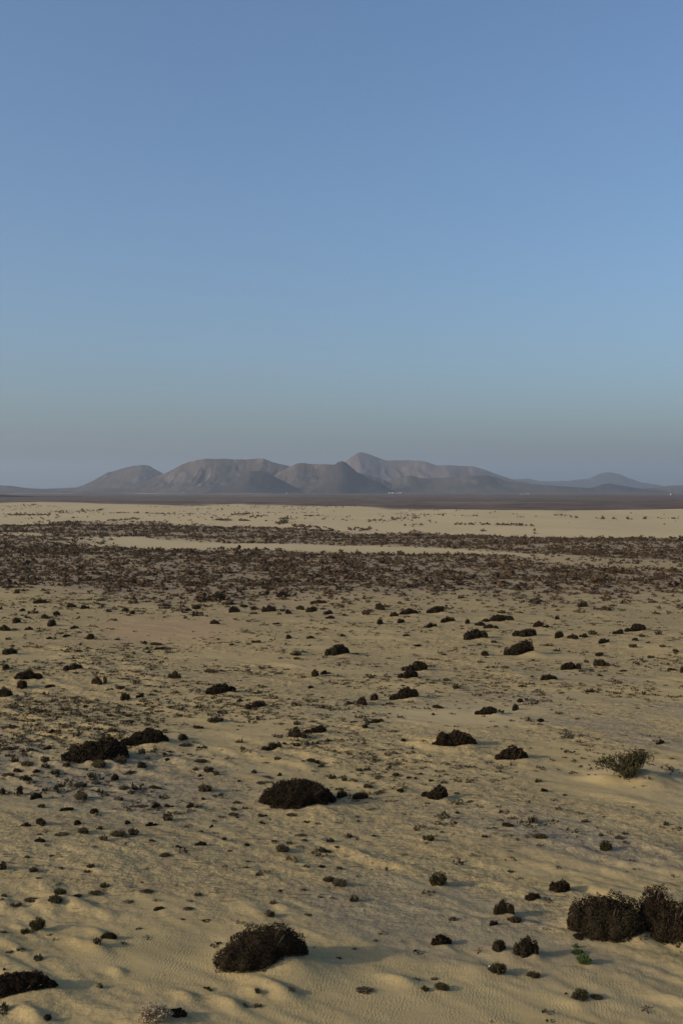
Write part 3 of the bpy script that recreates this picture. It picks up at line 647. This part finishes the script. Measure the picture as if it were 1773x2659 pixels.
def dome_surface(r, style, lobes):
    """returns f(d) -> points on a lobed dome for unit directions d (footprint -1..1, height about 1)"""
    c = unit(r.normal(size=(lobes, 3))); c[:, 2] = np.abs(c[:, 2]); c = unit(c)
    hgt = r.uniform(.05, .24, lobes); wid = r.uniform(.22, .42, lobes)
    def f(d):
        m = np.full(len(d), .84)
        dist = np.linalg.norm(d[:, None, :] - c[None], axis=2)
        m = m + (hgt * np.clip(1 - (dist / wid) ** 2, 0, 1)).max(1)
        e = np.hypot(d[:, 0], d[:, 1]); P = d * (m / (e ** 2.35 + np.abs(d[:, 2]) ** 2.35) ** (1 / 2.35))[:, None]
        if style == 'L': P = P * np.stack([np.ones(len(d)), np.full(len(d), .85), swell(P[:, 0])], 1)
        return P
    return f

# outlines of the largest bushes: smaller domes they are made of (x, y, half width, height) in half widths / heights of the bush
OUTLINE = {
 (1,0): [(-.10, 0, .58, .98), (-.62, -.35, .38, .66), (.30, .15, .50, 1.0), (.62, .30, .38, .84), (.86, .42, .16, .50), (-.30, -.42, .45, .70), (.02, -.35, .40, .72), (-.38, .15, .45, .86)],
 (0,0): [(-.45, -.1, .52, .92), (-.05, .05, .48, 1.0), (.30, .1, .38, .95), (.58, .12, .26, .66), (.80, .1, .20, .42), (-.75, -.3, .3, .7)],
 (3,1): [(-.74, .1, .27, .92), (-.42, .15, .36, .94), (-.05, .2, .40, .97), (.34, .25, .40, 1.0), (.66, .2, .34, .96), (-.30, -.35, .45, .66), (.15, -.45, .50, .62), (.55, -.35, .42, .60)],
 (3,2): [(-.2, .1, .7, .96), (.25, -.1, .68, 1.0), (0, -.4, .6, .7)],
 (3,3): [(-.60, .2, .40, .80), (-.15, .2, .50, 1.0), (.35, .1, .52, .90), (.75, 0, .35, .70), (-.35, -.4, .45, .55), (.15, -.45, .5, .58)],
 (9,0): [(-.20, 0, .68, 1.0), (.20, .05, .62, .93), (.55, .05, .40, .66), (-.62, -.1, .36, .60), (.82, .05, .18, .34), (-.88, -.1, .14, .22)],
 (8,0): [(-.80, -.2, .22, .42), (-.48, -.12, .40, .74), (-.08, 0, .46, .92), (.32, .1, .46, 1.0), (.68, .2, .32, .80), (.2, -.3, .42, .60)],
 (8,1): [(-.70, -.25, .32, .56), (-.30, -.05, .40, .86), (.10, .1, .44, 1.0), (.48, .15, .38, .82), (.80, .2, .22, .44)],
 (10,1): [(-.80, -.1, .2, .34), (-.45, .1, .40, 1.0), (0, .05, .45, .84), (.42, 0, .40, .78), (.76, -.05, .26, .46)],
 (10,2): [(-.72, -.1, .28, .46), (-.30, .05, .42, .78), (.12, .1, .46, 1.0), (.50, .05, .40, .80), (.8, 0, .22, .48)],
 (10,7): [(-.6, -.1, .38, .52), (-.1, .05, .45, .8), (.2, .05, .42, 1.0), (.6, 0, .4, .66), (0, -.4, .5, .5)],
}
def auto_domes(r, style, n):
    out = []
    for k in range(n):
        x = -.66 + 1.32 * (k + r.uniform(-.3, .3)) / max(n - 1, 1) if n > 1 else 0
        w = r.uniform(.32, .52) * (1 if abs(x) < .5 else .8)
        h = (np.interp(x, [-1, -.5, .1, .5, 1], [.45, .72, 1, .92, .5]) if style == 'L' else math.sqrt(max(.2, 1 - .95 * x * x))) * r.uniform(.80, 1.04)
        out.append((x, r.uniform(-.35, .35), w, h))
    out.append((r.uniform(-.15, .15), 0, .55, r.uniform(.82, .98)))
    return out

def bush(seed, style='D', lobes=40, nleaf=4200, leaf=0.05, sx=1.0, sy=1.0, sz=1.0, domes=4, rough=.0):
    """leafy mass at real size: half extents sx, sy, height sz; a main dome with smaller ones leaning on it"""
    r = np.random.default_rng(seed); S = np.array([sx, sy, sz]); out = []
    lst = domes if isinstance(domes, list) else auto_domes(r, style, domes)
    asp = sx / sy                                   # keep each little dome about round on the ground
    domes = [((x, y), (w, min(w * asp, .95), h), w * w + 1.2 * w * h) for x, y, w, h in lst]
    tot = sum(d_[2] for d_ in domes)
    for (ox, oy), (wx, wy, wz), wt in domes:
        f = dome_surface(r, 'D', max(7, int(lobes * (wx + .1))))
        n = int(nleaf * wt / tot)
        d = unit(r.normal(size=(n, 3))); d[:, 2] = np.abs(d[:, 2]) * np.where(r.uniform(size=n) < .25, .4, 1) - .03
        d = unit(d)
        P = f(d); jit = r.uniform(.86 - rough, 1.05 + rough * .5, (n, 1)); shoots = r.uniform(size=n) < .03 + .3 * rough; jit[shoots] *= r.uniform(1.03, 1.12, (shoots.sum(), 1))
        k_ = np.array([wx, wy, wz])
        P = P * jit * k_ + [ox, oy, 0]
        P[:, 2] = np.maximum(P[:, 2], -.02)
        P = P * S
        out.append(leaf_cards(P, unit(d), leaf, r))
        # dense inside of the plant
        nu, nv = 14, 5
        U, E = np.meshgrid(np.linspace(0, 2 * math.pi, nu, endpoint=False), np.linspace(0, .48 * math.pi, nv))
        dd = np.stack([np.cos(E) * np.cos(U), np.cos(E) * np.sin(U), np.sin(E)], -1).reshape(-1, 3)
        Cv = (f(dd) * (.78 - .7 * rough) * k_ + [ox, oy, 0]) * S; Cv[:nu, 2] = -.08 * sz
        idx = np.arange(nu * nv).reshape(nv, nu)
        a_, b_2, c_, d_ = idx[:-1], np.roll(idx[:-1], -1, 1), np.roll(idx[1:], -1, 1), idx[1:]
        Ct = np.concatenate([np.stack([a_, b_2, c_], -1).reshape(-1, 3), np.stack([a_, c_, d_], -1).reshape(-1, 3), np.stack([np.full(nu - 2, idx[-1, 0]), idx[-1, 1:-1], idx[-1, 2:]], -1)])
        out.append((Cv, Ct))
    return join(out)

def tube(pts, radii, sides=4):
    pts = np.array(pts, float); V = []; T = []
    for i, (p, q) in enumerate(zip(pts, radii)):
        t = unit(pts[min(i + 1, len(pts) - 1)] - pts[max(i - 1, 0)]); u = unit(np.cross(t, [0.3, 0.1, 0.95] if abs(t[2]) < .9 else [1, 0, 0])); v = np.cross(t, u)
        for s in range(sides):
            an = 2 * math.pi * s / sides; V.append(p + q * (math.cos(an) * u + math.sin(an) * v))
    for i in range(len(pts) - 1):
        for s in range(sides):
            a = i * sides + s; b = i * sides + (s + 1) % sides; c = b + sides; d = a + sides
            T += [(a, b, c), (a, c, d)]
    return np.array(V), np.array(T)

def join(parts):
    V, T, o = [], [], 0
    for v, t in parts:
        V.append(v); T.append(np.asarray(t) + o); o += len(v)
    return np.concatenate(V), np.concatenate(T)

def stems(seed, sx, sy, sz, n=14, rad=0.018):
    r = np.random.default_rng(seed); out = []
    for k in range(n):
        a = 2 * math.pi * (k + r.uniform(-.3, .3)) / n; q = r.uniform(.45, .9)
        end = np.array([q * sx * math.cos(a), q * sy * math.sin(a), sz * r.uniform(.35, .8)])
        st_ = np.array([.12 * sx * math.cos(a), .12 * sy * math.sin(a), -.06])
        mid = st_ * .5 + end * .5 + np.array([0, 0, -.10 * sz]) + r.normal(size=3) * .03 * sx
        out.append(tube([st_, mid, end], [rad, rad * .75, rad * .35]))
    return join(out)

def tuft(seed, n=46, leaf=0.09, leaves=4, spread=1.0, lean=(0, 0), up=0.55, thin=.3, rad=.010):
    """open twiggy plant: unit footprint -1..1, height about 1"""
    r = np.random.default_rng(seed); out = []; P = []; N = []
    for k in range(n):
        a = r.uniform(0, 2 * math.pi); q = math.sqrt(r.uniform(0.02, 1)) * spread
        zt = math.sqrt(max(.08, 1 - .85 * q * q)) * r.uniform(.65, 1.05)
        st_ = np.array([.25 * q * math.cos(a), .25 * q * math.sin(a), -.08])
        end = np.array([q * math.cos(a) + lean[0] * zt, q * math.sin(a) + lean[1] * zt, zt])
        mid = st_ * .5 + end * .5 + np.array([.12 * math.cos(a), .12 * math.sin(a), -.08]) + r.normal(size=3) * .05
        out.append(tube([st_, mid, end], [rad * 1.6, rad * 1.2, rad * .4], 3))
        for j in range(leaves):
            t = r.uniform(.3, 1.0); p = (mid + (end - mid) * (t * 2 - 1)) if t > .5 else (st_ + (mid - st_) * t * 2)
            P.append(p + r.normal(size=3) * .05); N.append(unit(end - st_))
    V, T = leaf_cards(np.array(P), np.array(N), leaf, r, thin=thin)
    return join(out), (V, T)

def spiky(seed, sx, sy, sz):
    """open shrub: several sprawling arms carrying upright leafy shoots"""
    r = np.random.default_rng(seed); wood = []; P = []; N = []
    arms = [(-.95, .30, .62), (-.72, .45, .78), (-.45, .5, .85), (-.15, .4, .98), (.12, .15, 1.0), (.25, -.3, .70), (.42, .3, .92), (.62, .1, .86), (.88, .05, .72), (.70, .45, .7), (.1, -.75, .30), (-.12, -.6, .26), (.3, -.62, .42), (.02, -.2, .72), (.2, .05, .9), (.36, -.05, .8)]
    for ax, ay, az in arms:
        st_ = np.array([.15 * sx, -.05 * sy, -.05]); end = np.array([ax * sx, ay * sy, az * sz * .72])
        mid = .5 * (st_ + end) + np.array([0, 0, .12 * sz])
        wood.append(tube([st_, mid, end], [.022, .016, .008], 4))
        for j in range(50):
            t = r.uniform(.15, 1.05); b0 = (1 - t) ** 2 * st_ + 2 * t * (1 - t) * mid + t * t * end
            b0 = b0 + r.normal(size=3) * [.09 * sx, .11 * sy, .05 * sz]
            dr = unit(np.array([r.normal() * .45 + .35 * ax, r.normal() * .45, r.uniform(.5, 1.3)])); L = r.uniform(.12, .30) * sz
            wood.append(tube([b0, b0 + dr * L], [.005, .002], 3))
            for q in np.linspace(.05, 1.05, 11):
                P.append(b0 + dr * L * q + r.normal(size=3) * .012); N.append(unit(dr + .8 * r.normal(size=3)))
    return join(wood), leaf_cards(np.array(P), np.array(N), .058, r, thin=.36)

# shared shapes
PROTO = {}
def proto_mesh(kind, var):
    key = (kind, var)
    if key in PROTO: return PROTO[key]
    sd = 1000 + 37 * var + 500 * 'DLTOGP'.index(kind[0])
    if kind in ('D', 'L'):
        PROTO[key] = (mesh_arrays('foliage', *bush(sd, kind, 22, 2800, .080, domes=3 + var % 3, rough=.06), M_DARK), mesh_arrays('stem', *stems(sd, .9, .9 if kind == 'D' else .7, .9, 9, .022), M_BARK))
    elif kind in ('Ds', 'Ls'):                      # small in the picture
        PROTO[key] = (mesh_arrays('shrub', *bush(sd + 7, kind[0], 12, 620, .20, domes=2 + var % 3, rough=.16), M_DARK), None)
    else:
        mat = {'T': M_BROWN, 'O': M_OLIVE, 'G': M_GREEN, 'P': M_DRY}[kind[0]]
        lean = (0.15 * math.cos(var), 0.1 * math.sin(var))
        if kind.endswith('s'): (wv, wt), (lv, lt) = tuft(sd, 34, .27, 10, .95, lean, thin=.40, rad=.016)
        else: (wv, wt), (lv, lt) = tuft(sd, 110, .14, 15, .97, lean, thin=.40, rad=.010)
        if kind.endswith('s'):
            V, T = join([(lv, lt), (wv, wt)]); PROTO[key] = (mesh_arrays('shrub', V, T, [mat, M_BARK], mat_index=np.r_[np.zeros(len(lt)), np.ones(len(wt))]), None)
        else: PROTO[key] = (mesh_arrays('foliage', lv, lt, mat), mesh_arrays('stem', wv, wt, M_BARK if kind != 'P' else M_DRY))
    return PROTO[key]

def drape(V, X, Y, z0):
    """let the plant's foot follow the sand below it"""
    dz = height(X + V[:, 0], Y + V[:, 1]) - z0
    V = V.copy(); V[:, 2] += dz; return V

# ------------------------------------------------------------------ labels that single each plant out
WORD = {'D': 'dark shrub', 'L': 'dark swept shrub', 'T': 'brown tuft', 'O': 'olive tuft', 'G': 'green plant', 'S': 'spiky shrub', 'P': 'dry shrub'}
marks = [s for s in SH if s['nick']]
def size_word(s): return 'tiny' if s['w'] < 17 else ('small' if s['w'] < 30 else 'mid-sized')
buckets = {}
for s in SH:
    if s['label']: continue
    best = min(marks, key=lambda m: math.hypot(m['px'] - s['px'], 2.0 * (m['py'] - s['py'])))
    dx = s['px'] - best['px']; dy = 2.0 * (s['py'] - best['py'])
    side = ('right of' if dx > 0 else 'left of') if abs(dx) > abs(dy) else ('in front of' if dy > 0 else 'behind')
    buckets.setdefault((best['key'], side, size_word(s) + ' ' + WORD[s['k']], best['nick']), []).append((math.hypot(dx, dy), s))
ORD = ['nearest'] + [w + ' nearest' for w in 'second third fourth fifth sixth seventh eighth ninth tenth eleventh twelfth'.split()]
for (_, side, what, nick), lst in buckets.items():
    lst.sort(key=lambda t: t[0])
    for i, (_, s) in enumerate(lst):
        if len(lst) == 1: s['label'] = f'{what} {side} the {nick}'
        elif i < len(ORD): s['label'] = f'{what} {ORD[i]} {side} the {nick}'
        else: s['label'] = f'{what} farther out {side} the {nick}'
GROUP = {'D': 'dark dune shrubs', 'L': 'dark dune shrubs', 'T': 'brown tufts on the sand', 'O': 'olive tufts on the sand', 'G': 'green plants in front of the right-edge clump', 'S': None, 'P': None}
NAME = {'D': 'dune_shrub', 'L': 'dune_shrub', 'T': 'brown_tuft', 'O': 'olive_tuft', 'G': 'green_plant', 'S': 'spiky_shrub', 'P': 'dry_shrub'}

# ------------------------------------------------------------------ plants: placing
Xs = np.array([s['X'] for s in SH]); Ys = np.array([s['Y'] for s in SH]); Zs = height(Xs, Ys)
for n_, (s, z0) in enumerate(zip(SH, Zs)):
    k = s['k']; W, D_, H_ = s['W'], s['D'], s['H']; X, Y = s['X'], s['Y']
    sd = 300 + n_
    cat = {'T': 'tuft', 'O': 'shrub', 'G': 'plant'}.get(k, 'shrub')
    big = s['w'] >= 50 and k in 'DLS' or k == 'P'
    if big:                                         # large in the picture: a shape of its own, resting on its own sand
        e = link(NAME[k], None, (X, Y, z0)); tag(e, s['label'], cat, GROUP[k])
        if k == 'S':
            (wv, wt), (lv, lt) = spiky(sd, W / 2, D_ / 2, H_)
            mat = M_OLIVE
        elif k == 'P':
            (wv, wt), (lv, lt) = tuft(sd, 190, .10, 9, 1.0, (0, 0), thin=.4, rad=.012)
            sc_ = np.array([W / 2, D_ / 2, H_]); wv, lv = wv * sc_, lv * sc_; mat = M_DRY
        else:
            pxr = s['w'] * 0.385                    # width in picture pixels
            leaf = np.clip(1.45 * W / pxr, .026, .09)
            nleaf = int(np.clip(pxr * pxr * 3.2, 2600, 20000))
            lv, lt = bush(sd, k, int(np.clip(pxr * .9, 22, 70)), nleaf, leaf, W / 2 * 1.02, D_ / 2, H_ * (.88 if s['w'] > 120 else .95), domes=OUTLINE.get(s['key'], 4))
            wv, wt = stems(sd, W / 2, D_ / 2, H_, 14, .016); mat = M_DARK
        lv = drape(lv, X, Y, z0); wv = drape(wv, X, Y, z0)
        link('foliage', mesh_arrays('foliage', lv, lt, mat), parent=e)
        link('stem', mesh_arrays('stem', wv, wt, M_BARK), parent=e)
        continue
    small = s['w'] < (26 if k in 'DL' else 30)
    fol, stm = proto_mesh(k + ('s' if small else ''), n_ % 6)
    rz = (n_ * 2.39996) % (2 * math.pi) if k != 'L' else random.uniform(-.25, .25)
    zmin = float(height(np.array([X, X - W * .3, X + W * .3, X, X]), np.array([Y, Y, Y, Y - D_ * .3, Y + D_ * .3])).min())
    sc_ = (W * .57, max(D_ / 2, W * .42), H_) if k in 'DL' else (W * .58, W * .46, H_ * 1.05)
    if abs(math.cos(rz)) < .7: sc_ = (sc_[1], sc_[0], sc_[2])
    zb = min(z0, zmin + .03) - .02
    if small:
        o = link(NAME[k], fol, (X, Y, zb), rz, sc_); tag(o, s['label'], cat, GROUP[k])
    else:
        e = link(NAME[k], None, (X, Y, zb), rz); tag(e, s['label'], cat, GROUP[k])
        link('foliage', fol, scale=sc_, parent=e)
        link('stem', stm, scale=sc_, parent=e)

# white stone at the foot of the olive shrub
def stone(px, py, size, label):
    X, Y = ground_at_pixel(np.array([px]), np.array([py])); X, Y = float(X[0]), float(Y[0])
    r = np.random.default_rng(int(px)); nu, nv = 9, 6; V = [(0, 0, -size * .5)]; 
    for j in range(1, nv):
        for i in range(nu):
            a = 2 * math.pi * i / nu; b = math.pi * j / nv; q = size * r.uniform(.42, .58)
            V.append((q * math.sin(b) * math.cos(a) * 1.2, q * math.sin(b) * math.sin(a), -q * math.cos(b) * .75))
    V.append((0, 0, size * .38)); T = []
    for i in range(nu):
        T.append((0, 1 + (i + 1) % nu, 1 + i))
        for j in range(nv - 2):
            a = 1 + j * nu + i; b = 1 + j * nu + (i + 1) % nu; T += [(a, b, b + nu), (a, b + nu, a + nu)]
        T.append((1 + (nv - 2) * nu + i, 1 + (nv - 2) * nu + (i + 1) % nu, len(V) - 1))
    z = float(height(np.array([X]), np.array([Y]))[0])
    tag(link('pale_stone', mesh_arrays('pale_stone', V, T, M_BANK if px != 1272 else M_WHITE), (X, Y, z + size * .2)), label, 'stone', 'pale stones')
stone(1272, 2519, .075, 'white stone at the left foot of the dark olive shrub')
stone(1406, 2412, .07, 'pale stone on grey gravel left of the right-edge clump')
stone(942, 2366, .06, 'pale stone on open sand in the lower centre')

# ------------------------------------------------------------------ scrub beyond counting
def low_shrub(seed, nleaf=16, nu=5):
    """ragged little dome: a few facets inside, leaves and twigs bristling out"""
    r = np.random.default_rng(seed)
    ring = [(r.uniform(.6, .85) * math.cos(2 * math.pi * i / nu), r.uniform(.6, .85) * math.sin(2 * math.pi * i / nu), -.1) for i in range(nu)]
    V = np.array(ring + [(r.normal() * .2, r.normal() * .2, r.uniform(.6, .85))]); T = np.array([(i, (i + 1) % nu, nu) for i in range(nu)])
    d = unit(r.normal(size=(nleaf, 3))); d[:, 2] = np.abs(d[:, 2]); P = d * r.uniform(.55, 1.0, (nleaf, 1)) * [1, 1, .95]
    return join([(V, T), leaf_cards(P, d, .52, r, thin=.42)])
def wisp(seed, n=15):
    """small dry tuft: short blades close to the sand"""
    r = np.random.default_rng(seed); a = r.uniform(0, 2 * math.pi, n); q = np.sqrt(r.uniform(.05, 1, n))
    P = np.stack([q * np.cos(a), q * np.sin(a), r.uniform(.02, .55, n) * (1.15 - .7 * q)], 1)
    return leaf_cards(P, np.stack([.5 * np.cos(a), .5 * np.sin(a), np.full(n, .6)], 1), .55, r, thin=.34)

def scatter(name, label, X, Y, W, Hh, protos, mat, seed, cat):
    r = np.random.default_rng(seed); Z = height(X, Y); VV = []; TT = []; off = 0
    kind = r.integers(0, len(protos), len(X)); rot = r.uniform(0, 2 * math.pi, len(X)); asp = r.uniform(.75, 1.25, len(X))
    for p, (V, T) in enumerate(protos):
        m = np.where(kind == p)[0]
        if not len(m): continue
        cr, sr = np.cos(rot[m])[:, None], np.sin(rot[m])[:, None]
        x = V[None, :, 0] * (W[m] * asp[m])[:, None] / 2; y = V[None, :, 1] * (W[m] / asp[m])[:, None] / 2
        P = np.stack([x * cr - y * sr + X[m][:, None], x * sr + y * cr + Y[m][:, None], V[None, :, 2] * Hh[m][:, None] + Z[m][:, None] - .01], -1)
        VV.append(P.reshape(-1, 3)); TT.append((T[None] + (np.arange(len(m)) * len(V))[:, None, None] + off).reshape(-1, 3)); off += len(m) * len(V)
    o = link(name, mesh_arrays(name, np.concatenate(VV), np.concatenate(TT), mat)); tag(o, label, cat, kind='stuff')
    return o

def flat_pixel(X, Y): return CX + F * X / Y, HORIZON + F * CAM_H / Y

def sample(n, d0, d1, r, half=0.50):
    """points spread evenly over the ground between two ranges"""
    Y = np.sqrt(r.uniform(d0 * d0, d1 * d1, n)); return Y * r.uniform(-half, half, n), Y
PR_LOW = [low_shrub(70 + i, 15) for i in range(9)]; PR_FAR = [low_shrub(90 + i, 8, 4) for i in range(8)]; PR_WISP = [wisp(40 + i) for i in range(8)]

def band(d0, d1, per_m2, seed, wmed, protos, name, label, minrow=0):
    r = np.random.default_rng(seed); n = int(per_m2 * 0.5 * (d1 * d1 - d0 * d0))
    X, Y = sample(n, d0, d1, r); px, py = flat_pixel(X, Y)
    clump = np.clip(0.25 + 1.5 * fbm(X / 4.5, Y / 9.0, 55, 2), 0, 1.3)
    ok = r.uniform(size=n) < scrub_density(px, py) * clump * (py > SAND_TOP(px))
    X, Y = X[ok], Y[ok]; W = wmed * np.exp(.5 * r.normal(size=len(X))); W = np.clip(W, .2, 2.2)
    scatter(name, label, X, Y, W, W * r.uniform(.30, .52, len(X)), protos, M_SCRUB, seed + 1, 'scrub')
    return len(X)
n1 = band(104, 235, 1.4, 5, .50, PR_LOW, 'scrub_belt', 'broad dark brown belt of low scrub across the middle distance')
n2 = band(235, 430, 0.52, 6, .80, PR_FAR, 'scrub_belt', 'narrow farther belt of dark scrub below the pale dunes')

# strings of shrubs on the far pale dunes
r = np.random.default_rng(9); SX, SY, SW = [], [], []
for x0, y0, x1, y1, n, w in [(1050,1368,1100,1366,14,1.1),(1180,1366,1400,1365,70,1.3),(960,1352,1085,1350,50,1.1),(1440,1342,1500,1345,22,1.1),(1562,1346,1568,1346,5,1.7),(1590,1346,1596,1346,4,1.5),
        (1626,1347,1640,1349,6,1.5),(1670,1346,1680,1346,6,1.7),(1708,1347,1762,1348,14,.9),(20,1334,130,1338,70,1.3),(130,1328,270,1323,60,1.1),(265,1330,450,1331,60,1.1),(280,1352,360,1348,36,1.2),
        (60,1312,100,1311,18,1.2),(450,1330,560,1331,34,1.0),(600,1336,650,1335,34,1.3),(650,1334,730,1333,26,1.0),(650,1348,700,1345,22,1.1),(720,1351,760,1350,18,1.1),(790,1346,840,1345,18,1.1),
        (560,1353,600,1356,22,1.6),(620,1353,650,1355,16,1.6),(715,1362,745,1360,16,1.6),(760,1364,860,1372,46,1.4),(900,1372,960,1374,20,1.4),(1040,1384,1200,1388,40,1.3),(145,1343,155,1343,4,1.6),
        (186,1343,192,1343,3,1.4),(1385,1380,1392,1380,4,1.5),(1245,1376,1256,1377,4,1.4),(1100,1338,1160,1341,10,1.0),(1180,1345,1240,1345,12,1.0),(1140,1337,1300,1330,30,.9)]:
    t = r.uniform(0, 1, n); px = x0 + (x1 - x0) * t; py = y0 + (y1 - y0) * t + r.normal(0, 1.0, n)
    d = F * CAM_H / (py - HORIZON); SX.append((px - CX) * d / F); SY.append(d); SW.append(w * np.exp(.3 * r.normal(size=n)) * (d / 480) ** .5)
X, Y = sample(5200, 400, 950, r); px, py = flat_pixel(X, Y)
ok = (py > SAND_TOP(px) + 2) & (r.uniform(size=5200) < sstep(.47, .64, fbm(px / 110, py / 3.2, 15, 3)) * np.where(px > 1150, .25, 1))
SX.append(X[ok]); SY.append(Y[ok]); SW.append(r.uniform(.6, 1.5, ok.sum()))
SX, SY, SW = map(np.concatenate, (SX, SY, SW))
scatter('dune_scrub', 'strings of dark shrubs drawn across the far pale dunes', SX, SY, SW, SW * .5, PR_FAR, M_SCRUB, 17, 'scrub')

# small tufts strewn over the sand between the larger shrubs
r = np.random.default_rng(21); X, Y = sample(90000, 24, 128, r, .42); px, py = flat_pixel(X, Y)
a, c = along(X, Y), across(X, Y)
dens = sstep(.40, .66, fbm(a / 6.0, c / 3.0, 81, 3)) * sstep(34, 48, Y) + .05
smooth_ = np.exp(-(((px - 1560) / 300) ** 2 + ((py - 2010 - .12 * (px - 1560)) / 70) ** 2)); smooth_ = np.maximum(smooth_, np.exp(-(((px - 1180) / 260) ** 2 + ((py - 1870) / 60) ** 2)))
pan = np.exp(-((np.abs(px - 430) / 190) ** 3 + (np.abs(py - 1636) / 34) ** 3))
dens *= (1 - .9 * smooth_) * (1 - pan) * (1 + 1.8 * np.exp(-(((px - 200) / 380) ** 2 + ((py - 1980) / 170) ** 2)))
ok = r.uniform(size=len(X)) < .52 * dens * (1 - .62 * sstep(62, 92, Y)) * np.where(px > 700, 1 - .35 * sstep(50, 80, Y), 1)
X, Y = X[ok], Y[ok]; W = np.clip(.145 * np.exp(.5 * r.normal(size=len(X))) * (1 + Y / 160), .06, .6)
scatter('ground_tufts', 'sprinkling of tiny dry tufts and twigs all over the sand', X, Y, W, W * r.uniform(.3, .6, len(X)), PR_WISP, M_BROWN, 22, 'tufts')
n3 = len(X)

# ------------------------------------------------------------------ haze
V, Q = box(-27000, 27000, -27000, 27000, -8.0, 640.0)
m = bpy.data.materials.new('thin_haze'); m.use_nodes = True
nt = m.node_tree; nt.nodes.clear()
out = nt.nodes.new('ShaderNodeOutputMaterial'); pv = nt.nodes.new('ShaderNodeVolumePrincipled')
pv.inputs['Color'].default_value = (0.58, 0.68, 0.80, 1); pv.inputs['Density'].default_value = HAZE_DENSITY; pv.inputs['Anisotropy'].default_value = 0.2
nt.links.new(pv.outputs[0], out.inputs['Volume'])
hz = link('haze', mesh_arrays('haze', V, Q, m, n=4)); tag(hz, 'thin pale haze lying over the plain and veiling the hills', 'haze', kind='stuff')
print('counts', len(SH), n1, n2, len(SX), n3, sum(1 for s in SH if s['k'] in 'DL'), sum(1 for s in SH if s['k'] == 'T'))
